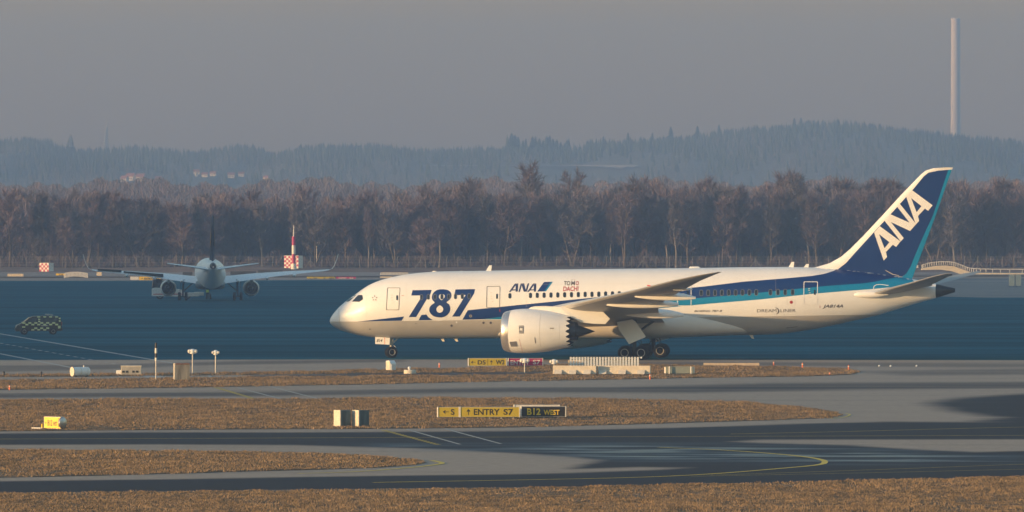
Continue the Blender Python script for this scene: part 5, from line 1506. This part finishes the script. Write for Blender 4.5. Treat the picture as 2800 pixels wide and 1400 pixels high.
# humped bridge with a railing at far right
p, k = site(2640, 750)
t = thing('arched_bridge', p, 0, 'pale humped bridge with a white railing beyond the tail of the jet', 'bridge')
pts_top = [(2520, 735), (2535, 731), (2560, 727), (2585, 726), (2607, 728), (2630, 736), (2650, 743), (2680, 746), (2760, 747), (2900, 747)]
X = lambda a: (a - 2640) * k
Z = lambda b_: (750 - b_) * k
b = MB()
low = [(2900, 756), (2650, 756), (2625, 749), (2600, 741), (2570, 737), (2520, 738)]
b.prism([(X(a), -1.5, Z(c)) for a, c in pts_top + low], (0, 3.0, 0)); b.build('span', M_cream, t, smooth=0)
tops = [Vector((X(a), -1.3, Z(c))) for a, c in curve_pts(pts_top, 4)]
acc = 0
for i in range(len(tops) - 1):
    a, c = tops[i], tops[i + 1]
    b = MB(); b.tube([a + Vector((0, 0, .1)), a + Vector((0, 0, .72))], .05, 5); b.build('baluster', M_offw, t)
b = MB(); b.tube([q_ + Vector((0, 0, .74)) for q_ in tops], .07, 5); b.build('handrail', M_offw, t)
for px, lab in ((2767, 'first pale cabinet beyond the bridge, right of the tail'), (2785, 'second pale cabinet beyond the bridge, at the right edge')):
    far_panel('equipment_cabinet', px - 7, px + 7, 751, 785, lab, M_cream, 'cabinet', 1.2, None, 'pale cabinets beyond the tail')
far_panel('chequered_marker', 2503, 2511, 725, 738, 'small red and white marker box behind the base of the tail fin', M_offw, 'marker', .5)


# ------------------------------------------------------------------ perimeter fence
FY = 1592.0
kf = FY / F
t = thing('perimeter_fence', (0, FY, 0), 0, 'long wire fence of thin concrete posts in front of the bare wood', 'fence')
M_post = mat('fence_post_grey', (.20, .19, .18), .8, var=.1)
for i in range(96):
    px = -200 + 33.8 * i + 2.0 * math.sin(i * 1.7)
    x = (px - CX) * kf
    b = MB(); b.box((x, 0, 1.05), (.10, .10, 2.3)); b.prism([(x - .08, -.06, 2.2), (x + .08, -.06, 2.2), (x + .3, -.06, 2.5), (x + .2, -.06, 2.52)], (0, .12, 0))
    if i % 9 == 4: b.tube([(x, 0, 1.7), (x + 1.2, .2, .1)], .06, 5); b.tube([(x, 0, 1.7), (x - 1.2, .2, .1)], .06, 5)
    b.build('post', M_post, t, smooth=0)
b = MB()
for z in (.15, .7, 1.25, 1.8, 2.15, 2.4): b.box((0, 0, z), (3300 * kf, .02, .02))
b.build('wire', M_frame, t, smooth=0)

# ------------------------------------------------------------------ bare trees
M_bark = mat('grey_bark', (.115, .095, .08), .95, var=.3, scale=3, objrand=.25)
M_birch = mat('birch_bark', (.19, .17, .155), .9, var=.35, scale=4, objrand=.1)
M_twig = mat('reddish_twigs', (.135, .100, .118), .95, var=.25, scale=.4, objrand=.28)
M_twig2 = mat('grey_brown_twigs', (.112, .100, .118), .95, var=.25, scale=.4, objrand=.28)


def twig_tris(starts, dirs, lens, wid, rs):
    n = len(starts)
    side = np.cross(dirs, rs.normal(size=(n, 3))); side /= np.linalg.norm(side, axis=1)[:, None] + 1e-9
    w = wid * (.6 + .8 * rs.random(n))[:, None]
    bend = rs.normal(size=(n, 3)) * .12 * lens[:, None]
    mid = starts + dirs * lens[:, None] * .5 + bend
    end = starts + dirs * lens[:, None] + bend * .5
    V = np.stack([starts - side * w, starts + side * w, mid + side * w * .8, mid - side * w * .8, end, end], 1)
    V = V.reshape(-1, 3)
    base = np.arange(n)[:, None] * 6
    T = np.concatenate([base + np.array([[0, 1, 2]]), base + np.array([[0, 2, 3]]), base + np.array([[3, 2, 4]])], 1).reshape(-1, 3)
    return V, T


def tree(name, seed, h, w, base, nl, ntw, bark, twig, upr=.5, fork=1, label=None, tw=.034):
    rs = np.random.default_rng(seed)
    t = thing(name, (0, 0, 0), 0, label, 'tree')
    b = MB(); limbs = []
    tops = []
    for f_ in range(fork):
        lean = rs.normal(size=2) * (.05 if fork == 1 else .16)
        pts = [Vector((lean[0] * z + .12 * math.sin(z * .8 + seed), lean[1] * z + .12 * math.cos(z * .6 + seed), z)) for z in np.linspace(0, h * .93, 9)]
        rr = [(.017 * h * (1 - .9 * i / 8)) for i in range(9)]
        rr[0] *= 1.35
        b.tube(pts, rr, 7)
        tops.append(pts)
    for i in range(nl):
        pts = tops[i % fork]
        z = base + (h * .9 - base) * ((i + rs.random()) / nl) ** .9
        u = z / (h * .93) * 8; k0 = min(7, int(u)); p0 = pts[k0].lerp(pts[k0 + 1], u - k0)
        a = i * 2.4 + rs.random() * .9
        fr = (z - base) / max(h - base, .1)
        ln = w * (.62 + .25 * rs.random()) * max(.22, (1 - abs(fr - .3) ** 1.4 * 1.05))
        up = upr + .5 * fr + .25 * rs.random()
        d0 = Vector((math.cos(a), math.sin(a), up)).normalized(); d1 = (d0 + Vector((0, 0, .35)) + Vector(rs.normal(size=3) * .2)).normalized()
        p1 = p0 + d0 * ln * .5; p2 = p1 + d1 * ln * .55
        r0 = .006 * h * (1 - .6 * fr)
        b.tube([p0, p1, p2], [r0, r0 * .6, .015], 5, caps=False)
        limbs += [(p0, p1), (p1, p2), (p1, p2)]
        for q in range(3):
            s0 = p0.lerp(p1, .45 + .5 * rs.random()) if q < 2 else p1.lerp(p2, .4)
            dd = (d0 + Vector(rs.normal(size=3) * .6) + Vector((0, 0, .25))).normalized()
            e = s0 + dd * ln * (.3 + .25 * rs.random()); b.tube([s0, e], [r0 * .4, .012], 4, caps=False); limbs.append((s0, e))
    limbs.append((tops[0][6], tops[0][8]))
    b.build('trunk', bark, t)
    A0 = np.array([l[0][:] for l in limbs]); A1 = np.array([l[1][:] for l in limbs])
    pick = rs.integers(0, len(limbs), ntw); u = rs.random(ntw)[:, None] ** .7
    st = A0[pick] * (1 - u) + A1[pick] * u
    dr = (A1 - A0)[pick]; dr /= np.linalg.norm(dr, axis=1)[:, None] + 1e-9
    dr = dr * .8 + rs.normal(size=(ntw, 3)) * .62 + np.array([0, 0, .35]); dr /= np.linalg.norm(dr, axis=1)[:, None]
    ln = (.55 + 1.1 * rs.random(ntw)) * (w / 4.0) ** .5
    V, T = twig_tris(st, dr, ln, tw, rs)
    o = np_mesh('crown', V, T, twig); o.parent = t
    return t


GT = 'bare trees of the wood behind the fence'
protos = [
    tree('bare_tree', 1, 14.0, 4.6, 3.0, 26, 2600, M_bark, M_twig),
    tree('bare_tree', 2, 15.5, 4.0, 3.5, 30, 2600, M_bark, M_twig2, .8),
    tree('bare_tree', 3, 12.5, 4.8, 2.2, 24, 2700, M_bark, M_twig, .35),
    tree('bare_tree', 4, 16.5, 3.3, 5.0, 30, 2200, M_birch, M_twig, .9),
    tree('bare_tree', 5, 14.5, 3.2, 4.0, 26, 2200, M_birch, M_twig2, 1.1),
    tree('bare_tree', 6, 13.0, 5.2, 2.6, 28, 3000, M_bark, M_twig2, .3, 2),
    tree('bare_tree', 8, 17.5, 4.4, 4.0, 32, 2600, M_bark, M_twig, .9, 2),
]
LBL = ['bare red-brown tree in the wood behind the fence', 'tall upright grey-brown bare tree in the wood behind the fence', 'low spreading bare tree at the edge of the wood', 'slender pale-trunked birch in the wood behind the fence',
       'pale birch with steep branches at the wood edge', 'broad bare tree with a forked trunk in the wood', 'tall forked bare tree standing above the wood']
for p_, l_ in zip(protos, LBL): p_['group'] = GT; p_['label'] = l_
# silhouette of the wood: tree-top rows across the picture
WT = np.array([(-200, 545), (0, 545), (30, 500), (70, 545), (115, 510), (160, 545), (230, 515), (320, 538), (430, 552), (500, 548), (585, 520), (640, 535), (700, 530), (780, 545), (815, 505), (870, 540), (960, 540), (1065, 533), (1145, 522), (1230, 512), (1330, 500), (1400, 528), (1500, 515), (1600, 510), (1640, 516), (1720, 500), (1790, 490), (1900, 500), (2000, 512), (2120, 500), (2160, 480), (2260, 520), (2350, 500), (2470, 505), (2560, 512), (2640, 505), (2800, 495), (3000, 500)])
first = [True] * len(protos)
hgts = [14.0, 15.5, 12.5, 16.5, 14.5, 13.0, 17.5]


def plant(ki, x, y, sc, rz, label=None, wide=1.0):
    s3 = (sc * wide, sc * wide, sc)
    if first[ki]:
        o = protos[ki]; o.location = (x, y, -.1); o.rotation_euler = (0, 0, rz); o.scale = s3; first[ki] = False
        if label: o['label'] = label
    else:
        o = copy_tree(protos[ki], (x, y, -.1), rz, s3, label or LBL[ki])
    return o


for row, (y0, cnt) in enumerate(((1600, 52), (1612, 48), (1630, 48), (1652, 46))):
    for i in range(cnt):
        px = -130 + 3060 * (i + rng.random() * .9) / cnt
        y = y0 + rng.random() * 10
        tp_ = np.interp(px, WT[:, 0], WT[:, 1]) + (rng.random() * 40 - 10) + (24 if row == 0 else 8 if row == 1 else 0)
        zt = H - (tp_ - HY) * y / F
        ki = int(rng.choice(len(protos), p=[.24, .17, .17, .12, .1, .12, .08]))
        plant(ki, (px - CX) * y / F, y, zt / hgts[ki], rng.random() * 6.28)
lone = [(1168, 601, 1596, 2, 1.25, 'rounded bare tree standing forward of the wood above the jet nose'), (1495, 444, 1640, 6, 1.05, 'tallest forked bare tree with a wide open crown, over the middle of the jet'),
        (1592, 463, 1645, 6, .8, 'second tall bare tree, leaning right beside the tallest forked one'), (2440, 520, 1599, 3, .9, 'pale birch just left of the tail fin top'),
        (2610, 560, 1597, 4, 1.1, 'pale bare tree standing above the humped bridge'), (95, 640, 1596, 5, 1.0, 'small forked bare tree left of the small chequered hut'), (180, 600, 1597, 0, 1.0, 'bare tree behind the small chequered hut'),
        (2025, 500, 1602, 3, .9, 'thin pale birch above the aft door of the jet'), (1850, 540, 1598, 4, .9, 'pale birch above the wing tip of the jet'), (500, 580, 1598, 0, 1.3, 'rounded bare tree behind the left wing of the tail-on airliner')]
for px, tp_, y, ki, wd, lab in lone:
    zt = H - (tp_ - HY) * y / F
    o = plant(ki, (px - CX) * y / F, y, zt / hgts[ki], px * .37, lab, wd)
    o['group'] = 'bare trees that stand out from the wood'

# the dense mass of the wood behind and below them, and hazier belts beyond
def belt(name, label, y0, y1, topf, n, wid, ln, mats, px0=-520, px1=3320, low=.0):
    rs = rng
    px = px0 + (px1 - px0) * rs.random(n); y = y0 + (y1 - y0) * rs.random(n)
    top = np.array(topf(px)) if callable(topf) else topf
    zt = H - (top - HY) * y / F
    z = low + (zt - low) * rs.random(n) ** .95
    st = np.stack([(px - CX) * y / F, y, z], 1)
    dr = rs.normal(size=(n, 3)) * np.array([.45, .45, .3]) + np.array([0, 0, 1.0]); dr /= np.linalg.norm(dr, axis=1)[:, None]
    l = ln * (.4 + rs.random(n)); l = np.minimum(l, np.maximum(zt - z, .3) + .4)
    V, T = twig_tris(st, dr, l, wid, rs)
    mi = np.repeat((rs.random(n) < .5).astype(int), 3)
    return tag(np_mesh(name, V, T, mats, mi), label, 'wood', kind='stuff')


wt_top = lambda px: np.interp(px, WT[:, 0], WT[:, 1]) + 19 + 10 * np.sin(px * .037 + 2) + 9 * np.sin(px * .09) + 6 * np.sin(px * .23 + 1)
belt('woodland', 'dense bare thicket filling the wood behind the fence', 1612, 1720, wt_top, 200000, .045, 2.6, [M_twig, M_twig2])
belt('undergrowth', 'brown scrub along the foot of the wood', 1597, 1625, lambda px: 706 + 12 * np.sin(px * .031) + 8 * np.sin(px * .087 + 2), 50000, .03, 1.1, [M_twig, M_twig2])
belt('distant_woodland', 'hazy belt of bare woods beyond the first wood', 2500, 2800, lambda px: 500 + 9 * np.sin(px * .013) + 6 * np.sin(px * .041) + 5 * np.sin(px * .11), 110000, .09, 4.0, [M_twig, M_twig2], low=-.1)

# ------------------------------------------------------------------ hills
HD = 6500.0
ridge = np.array(zz([(-600, 262), (0, 268), (130, 250), (370, 240), (480, 250), (600, 300), (700, 308), (900, 312), (1200, 300), (1500, 322), (1800, 304), (1960, 296), (2150, 352), (2200, 342), (2350, 286), (2520, 272)], 0, 300, 2.8)
                 + zz([(100, 262), (300, 268), (600, 274), (700, 282), (1230, 290), (1290, 270), (1500, 266), (1690, 276), (1780, 270), (1830, 240), (2000, 235), (2200, 215), (2400, 195), (2576, 205)], 900, 300, 2.576)
                 + zz([(250, 935), (400, 910), (600, 872), (800, 855), (940, 838), (1300, 848), (1500, 872), (1700, 892), (1900, 925), (1950, 940), (2150, 940), (2300, 965), (2477, 972), (2900, 985)], 1800, 0, 2.477))
TR = 26.0     # rows of the picture that the trees add on top of the ground line


def hill_z(px, y):
    rz = H - (np.interp(px, ridge[:, 0], ridge[:, 1]) + TR * .8 - HY) * HD / F
    t = np.clip((y - 4300) / (HD - 4300), 0, 1); s_ = t * t * (3 - 2 * t)
    back = np.clip(1 - (y - HD) / 1400, 0, 1)
    return rz * s_ * np.where(y > HD, back, 1) + 1.2 * np.sin(px * .02 + y * .004) * s_


hx = np.arange(-900, 3720, 22.0); hy = np.concatenate([np.arange(3200, 6500, 110), [6500, 6560, 6700, 7000, 7400, 7900]])
HXg, HYg = np.meshgrid(hx, hy)
Vh = np.stack([(HXg - CX) * HD / F, HYg, hill_z(HXg, HYg) - .2], -1).reshape(-1, 3)
nr, nc = HXg.shape
ii = (np.arange(nr - 1)[:, None] * nc + np.arange(nc - 1)[None, :]).ravel()
tag(np_mesh('hills', Vh, np.stack([ii, ii + 1, ii + nc + 1, ii + nc], 1), mat('hill_ground', (.11, .105, .09), .95, var=.35, scale=.02), smooth=True), kind='structure')

# conifers and bare crowns on the hills: a far wood that reads as one mass
def cone_proto(seed):
    rs = np.random.default_rng(seed); V, T = [], []
    for k, (z0, z1, r) in enumerate(((.08, .5, .30), (.3, .75, .22), (.55, 1.0, .14))):
        n = 6; o = len(V); ph = rs.random() * 6
        V += [[r * (.75 + .5 * rs.random()) * math.cos(2 * math.pi * i / n + ph), r * (.75 + .5 * rs.random()) * math.sin(2 * math.pi * i / n + ph), z0 + .05 * rs.random()] for i in range(n)] + [[0, 0, z1]]
        T += [[o + i, o + (i + 1) % n, o + n] for i in range(n)]
    return np.array(V), np.array(T)


def puff_proto(seed):
    rs = np.random.default_rng(seed); n = 26
    c = rs.normal(size=(n, 3)) * [.2, .2, .22] + [0, 0, .62]
    a, b_ = rs.normal(size=(n, 3)) * .13, rs.normal(size=(n, 3)) * .13
    V = np.stack([c + a, c + b_, c - a - b_], 1).reshape(-1, 3); V[:, 2] = np.clip(V[:, 2], .05, 1)
    V = np.concatenate([V, [[-.02, 0, 0], [.02, 0, 0], [0, 0, .6]]])
    return V, np.arange(len(V)).reshape(-1, 3)


def scatter(name, label, protos_, px, y, hgt, wd, mats, zf):
    n = len(px); Vs, Ts, off, mi = [], [], 0, []
    which = rng.integers(0, len(protos_), n)
    x = (px - CX) * HD / F if zf is hill_z else (px - CX) * y / F
    z = zf(px, y)
    for k, (V, T) in enumerate(protos_):
        idx = np.where(which == k)[0]
        if not len(idx): continue
        a = rng.random(len(idx)) * 6.28; ca, sa = np.cos(a)[:, None], np.sin(a)[:, None]
        X = V[None, :, 0] * ca - V[None, :, 1] * sa; Y = V[None, :, 0] * sa + V[None, :, 1] * ca
        W = (wd * hgt)[idx][:, None]
        P_ = np.stack([x[idx][:, None] + X * W, y[idx][:, None] + Y * W, z[idx][:, None] - .4 + V[None, :, 2] * hgt[idx][:, None]], -1)
        Vs.append(P_.reshape(-1, 3)); Ts.append((T[None] + (np.arange(len(idx)) * len(V))[:, None, None] + off).reshape(-1, 3)); off += P_.shape[0] * P_.shape[1]
        mi.append(np.repeat(rng.integers(0, len(mats), len(idx)), len(T)))
    return tag(np_mesh(name, np.concatenate(Vs), np.concatenate(Ts), mats, np.concatenate(mi)), label, 'wood', kind='stuff')


M_spruce = mat('spruce_needles', (.030, .048, .034), .9, var=.35, scale=.03)
M_spruce2 = mat('pale_spruce', (.045, .058, .040), .9, var=.35, scale=.03)
M_hbare = mat('haze_pale_bare_wood', (.115, .105, .098), .95, var=.3, scale=.02)  # bare wood, lightened to paint the pale haze low on the slopes
cones = [cone_proto(i) for i in range(5)]; puffs = [puff_proto(i) for i in range(5)]
n = 2600
px = -700 + 4300 * rng.random(n); y = HD - 30 + 60 * rng.random(n)
hgt = (5.2 + 4.2 * rng.random(n) ** 2 + 1.0 * np.sin(px * .06)) * np.where((px > 1387) & (px < 1556), 1.75 + .25 * np.sin(px * .11), 1)
scatter('ridge_woodland', 'dark spruce tops along the skyline of the hills', cones, px, y, hgt, .42 + .2 * rng.random(n), [M_spruce, M_spruce2], hill_z)
n = 11000
px = -700 + 4300 * rng.random(n); y = 4500 + (HD - 4540) * rng.random(n) ** .8
# leave the pale field open
fld = np.array([(1380, 470), (1500, 455), (1745, 456), (1735, 470), (1700, 478), (1600, 476), (1500, 468)])
zq = hill_z(px, y); pr_ = HY - (zq - H) * F / y
cxq = CX + (px - CX) * HD / y
houses_px = [341, 358, 385, 433, 538, 560, 583, 632, 660, 728]
keep = ~((cxq > 1370) & (cxq < 1750) & (pr_ > 450) & (pr_ < np.where(cxq > 1490, 498, 482)))
for hp_ in houses_px: keep &= ~((np.abs(cxq - hp_) < 13) & (pr_ > 480) & (pr_ < 535))
px, y, cxq = px[keep], y[keep], cxq[keep]
isc = (rng.random(len(px)) < np.where(y > 5750 + 250 * np.sin(px * .012), .9, .22))  # conifers thin out low down so the haze-pale wood shows
scatter('hillside_woodland', 'dark conifers covering the hazy hillsides', cones, px[isc], y[isc], 7 + 4 * rng.random(isc.sum()), .5 + .2 * rng.random(isc.sum()), [M_spruce, M_spruce2], hill_z)
nb_ = 190000
qx = -700 + 4300 * rng.random(nb_); qy = 4350 + (HD - 4380) * rng.random(nb_) ** .8
qc = CX + (qx - CX) * HD / qy; qz = hill_z(qx, qy); qr = HY - (qz - H) * F / qy
kq = ~((qc > 1370) & (qc < 1750) & (qr > 450) & (qr < np.where(qc > 1490, 498, 482)))
for hp_ in houses_px: kq &= ~((np.abs(qc - hp_) < 13) & (qr > 480) & (qr < 535))
kq &= rng.random(nb_) < np.clip(.55 + .5 * np.sin(qx * .011 + qy * .004) + .3 * np.sin(qx * .043 - qy * .009), .12, 1)
qx, qy, qz = qx[kq], qy[kq], qz[kq]; nb_ = len(qx)
dr = rng.normal(size=(nb_, 3)) * [.35, .35, .2] + [0, 0, 1.0]; dr /= np.linalg.norm(dr, axis=1)[:, None]
V, T = twig_tris(np.stack([(qx - CX) * HD / F, qy, qz - .2 + 3.0 * rng.random(nb_)], 1), dr, 1.5 + 3.5 * rng.random(nb_), .16, rng)
tag(np_mesh('hillside_thicket', V, T, [M_hbare]), 'bare woods mixed among the conifers on the hillsides', 'wood', kind='stuff')

# tall spruces of the clump on the ridge: told apart against the sky
sp0 = None
clump = [(1392, 388), (1399, 364), (1408, 368), (1417, 374), (1430, 384), (1438, 379), (1456, 373), (1464, 372), (1475, 378), (1485, 384), (1495, 372), (1503, 371), (1512, 379), (1523, 380), (1533, 388), (1545, 390), (1553, 383), (778, 410), (812, 402), (823, 392), (838, 398), (905, 394), (1612, 386), (1650, 372), (1717, 362), (1784, 362), (1834, 346), (1907, 344), (1966, 340), (2172, 322), (2190, 321), (193, 368)]
M_sp = mat('spruce_foliage', (.028, .045, .034), .9, var=.3, scale=.3, objrand=.2)
for i, (px_, top_) in enumerate(clump):
    y_ = HD - 75 - 20 * rng.random()
    x_ = (px_ - CX) * y_ / F; zt = H - (top_ - HY) * y_ / F
    zb = float(hill_z(np.array([CX + x_ * F / HD]), np.array([y_]))[0]) - .5
    if sp0 is None:
        sp0 = thing('spruce_tree', (x_, y_, zb), 0, 'dark spruce standing tall against the sky on the hazy ridge', 'tree', 'spruces on the ridge')
        b = MB(); b.tube([(0, 0, 0), (0, 0, .9)], [.02, .006], 6); b.build('trunk', M_bark, sp0)
        rs = np.random.default_rng(3); Vv, Tt = [], []
        for k in range(260):
            z_ = .12 + .86 * (k / 260); r_ = .21 * (1 - z_) ** .8 + .012; a = k * 2.4 + rs.random(); r_ *= .7 + .5 * rs.random()
            c, s_ = math.cos(a), math.sin(a); o_ = len(Vv)
            Vv += [[0, 0, z_ + .05], [c * r_ - s_ * .03, s_ * r_ + c * .03, z_ - .05 * rs.random()], [c * r_ + s_ * .03, s_ * r_ - c * .03, z_ - .05 * rs.random()]]; Tt.append([o_, o_ + 1, o_ + 2])
        cr = np_mesh('crown', np.array(Vv), np.array(Tt), M_sp); cr.parent = sp0
        o = sp0
    else: o = copy_tree(sp0, (x_, y_, zb), rng.random() * 6)
    hh = zt - zb; o.scale = (hh * (1.0 + .5 * rng.random()),) * 2 + (hh,)

# pale field, houses, church spires
def on_hill(px, py):
    for y in np.arange(4350, 6500, 6.0):
        xq = (px - CX) * y / F; hp = CX + xq * F / HD
        z = float(hill_z(np.array([hp]), np.array([y]))[0])
        if HY - (z - H) * F / y <= py: return Vector((xq, y, z))
    return Vector((xq, y, z))


b = MB(); q = [on_hill(*p_) for p_ in [(1150, 456.6), (1380, 456), (1500, 455.4), (1745, 455.5)] + [(1742 - 14 * i_, 455.5 + (9.5 + 3 * math.sin(i_ * 2.3) + 2 * math.sin(i_ * 5.1)) * math.sin(min(1, (i_ + .6) / 3) * 1.57) * max(.12, 1 - i_ / 26)) for i_ in range(26)] + [(1150, 458.4)]]
b.add([p_ + Vector((0, -2, 1.2)) for p_ in q], [list(range(len(q)))]); tag(b.build('field', mat('frosted_field', (.33, .29, .27), .95, var=.3, scale=.02), smooth=0), kind='structure')
M_wallh = mat('pale_house_wall', (.70, .60, .50), .8, var=.08); M_roofh = mat('red_tile_roof', (.30, .12, .08), .9, var=.2)
hs0 = None
houses = [(341, 493, 1.0, 'leftmost house of the hamlet, a bright gable'), (358, 490, 1.2, 'second hamlet house, pale and broad'), (385, 490, 1.15, 'third hamlet house, standing apart to the right'), (433, 491, .8, 'faint small house right of the bright three'), (538, 472, .8, 'upper house in the far hamlet beside its spire'), (560, 480, .8, 'pale house low in the far hamlet'), (583, 477, .8, 'house with a lit gable in the middle of the far hamlet'), (632, 482, .9, 'wide low house at the right of the far hamlet'), (660, 478, .8, 'last house of the far hamlet'), (728, 488, .7, 'single faint house above the tail-on airliner')]
for px_, py_, sc, lab in houses:
    p = on_hill(px_, py_ + 5)
    if hs0 is None:
        hs0 = thing('farmhouse', p, R(-35), lab + ' on the hazy hillside', 'house', 'houses on the hazy hillside')
        b = MB(); b.prism([(-2.2, -1.4, 0), (2.2, -1.4, 0), (2.2, -1.4, 2.2), (-2.2, -1.4, 2.2)], (0, 2.8, 0)); b.prism([(-2.2, -1.4, 2.2), (-2.2, 1.4, 2.2), (-2.2, 0, 3.6)], (4.4, 0, 0)); b.build('wall', M_wallh, hs0, smooth=0)
        b = MB(); b.prism([(-2.5, -1.7, 2.05), (2.5, -1.7, 2.05), (2.5, 0, 3.75), (-2.5, 0, 3.75)], (0, .02, .12)); b.prism([(-2.5, 1.7, 2.05), (2.5, 1.7, 2.05), (2.5, 0, 3.75), (-2.5, 0, 3.75)], (0, -.02, .12)); b.build('roof', M_roofh, hs0, smooth=0)
        for x in (-1.2, 0, 1.2):
            b = MB(); b.box((x, -1.42, 1.2), (.5, .04, .6)); b.build('window', M_glass, hs0, smooth=0)
        o = hs0
    else: o = copy_tree(hs0, p, R(-35 + 50 * rng.random()), None, lab + ' on the hazy hillside')
    o.scale = (sc * 1.15,) * 3
for px_, top_, bot_, lab in ((1663, 502, 522, 'lit church spire just above the wood'), (537, 466, 478, 'tiny church spire in the far hamlet')):
    y_ = 3000 if px_ > 1000 else on_hill(px_, bot_ + 4).y
    z0_ = 0 if px_ > 1000 else on_hill(px_, bot_ + 4).z
    p = Vector(((px_ - CX) * y_ / F, y_, z0_)); k = y_ / F; zt = H - (top_ - HY) * k - z0_; zb = H - (bot_ - HY) * k - z0_
    t = thing('church_tower', p, R(20), lab, 'church')
    b = MB(); b.box((0, 0, zb / 2 + .5), (1.6, 1.6, zb + 1.4)); b.build('tower', M_wallh, t, smooth=0)
    b = MB(); b.loft([[(1.0 * f * math.cos(a), 1.0 * f * math.sin(a), z) for a in np.linspace(0, 2 * math.pi, 9)[:-1]] for z, f in ((zb + 1.1, 1.0), (zb + 1.3, 1.05), (zt - .5, .2), (zt, .01))]); b.build('spire', mat('lit_spire_cladding', (.55, .40, .30), .7), t, smooth=0)

# radio masts on the skyline
def lattice(px_, top_, bot_, w, y_, label):
    k = y_ / F; zt = H - (top_ - HY) * k; zb = H - (bot_ - HY) * k; hh = zt - zb
    t = thing('lattice_mast', ((px_ - CX) * k, y_, zb), R(20), label, 'mast', 'radio masts on the hazy skyline')
    b = MB(); nseg = 10
    wz = lambda f: w * (1 - .72 * f)
    for sx, sy in ((-1, -1), (1, -1), (1, 1), (-1, 1)): b.tube([(sx * wz(0), sy * wz(0), 0), (sx * wz(.78), sy * wz(.78), hh * .78)], w * .16, 4)
    for i in range(nseg):
        f0, f1 = .78 * i / nseg, .78 * (i + 1) / nseg
        for sx, sy, tx, ty in ((-1, -1, 1, -1), (1, -1, 1, 1), (1, 1, -1, 1), (-1, 1, -1, -1)): b.tube([(sx * wz(f0), sy * wz(f0), hh * f0), (tx * wz(f1), ty * wz(f1), hh * f1)], w * .1, 3)
        b.box((0, 0, hh * f1), (wz(f1) * 2, wz(f1) * 2, w * .12))
    b.build('lattice', M_frame, t, smooth=0)
    b = MB(); b.tube([(0, 0, hh * .76), (0, 0, hh)], [w * .18, w * .06], 5); b.build('antenna', M_frame, t)


lattice(291, 327, 412, 1.5, 6400, 'taller lattice radio mast on the skyline at left')
lattice(193, 366, 402, .9, 6400, 'shorter thin mast left of the taller radio mast')

# power-station chimney beyond the hills
yc = 7800.0; k = yc / F
t = thing('chimney', ((2613 - CX) * k, yc, -1), 0, 'very tall pale concrete chimney rising behind the right-hand hill', 'chimney')
zt = H - (46 - HY) * k
b = MB(); b.lathe([(0, 6.2), (20, 5.5), (60, 5.0), (100, 4.75), (zt + 1 - 3.5, 4.35)], (0, 0, 0), (0, 0, 1), 40, caps=False)
b.lathe([(zt + 1 - 3.5, 4.35), (zt + 1 - 3.4, 4.6), (zt - .5, 4.6), (zt - .5, 3.9), (zt - 2, 3.9)], (0, 0, 0), (0, 0, 1), 40, caps=False); b.build('shaft', mat('pale_chimney_concrete', (.66, .56, .48), .85, var=.06, scale=.05, stretch=(1, 1, .3)), t)
b = MB()
for i in range(4): b.box((4.55 * math.cos(i * 1.57 + 3.6), 4.55 * math.sin(i * 1.57 + 3.6), zt), (.5, .5, 1.6))
b.build('lamp_box', M_offw, t, smooth=0)

# ------------------------------------------------------------------ terminal block outside the left edge: its shadow lies over the apron
corner = Vector((-190.0, 703.1 - .404 * (190 - 15.9), 0))
tm = thing('terminal_building', corner, 0, 'long flat-roofed pale terminal building standing beyond the left edge of the view', 'building')
tw, tl, th = 46.0, 640.0, 34.0
b = MB(); b.box((-tw / 2, tl / 2, th / 2), (tw, tl, th)); b.build('wall', mat('terminal_cladding', (.5, .5, .5), .6, var=.06), tm, smooth=0)
b = MB(); b.box((-tw / 2, tl / 2, th + .3), (tw, tl, .6)); b.build('roof', M_dark, tm, smooth=0)
for j in range(5):
    b = MB(); b.box((.06, tl / 2, 4 + 6.5 * j), (.1, tl * .97, 2.6)); b.build('window_band', M_glass, tm, smooth=0)

# ------------------------------------------------------------------ haze
HAZE = 2.4e-4
b = MB(); b.box((0, 4350, 103), (3800, 9100, 210)); hz = b.build('haze', [], None, smooth=0)
m = bpy.data.materials.new('thin_haze'); m.use_nodes = True; nt = m.node_tree
for n_ in list(nt.nodes):
    if n_.type == 'BSDF_PRINCIPLED': nt.nodes.remove(n_)
pv = nt.nodes.new('ShaderNodeVolumePrincipled'); pv.inputs['Color'].default_value = (.47,.63,.98,1); pv.inputs['Density'].default_value = HAZE; pv.inputs['Anisotropy'].default_value = .66
nt.links.new(pv.outputs['Volume'], nt.nodes['Material Output'].inputs['Volume'])
hz.data.materials.append(m)
tag(hz, kind='stuff')
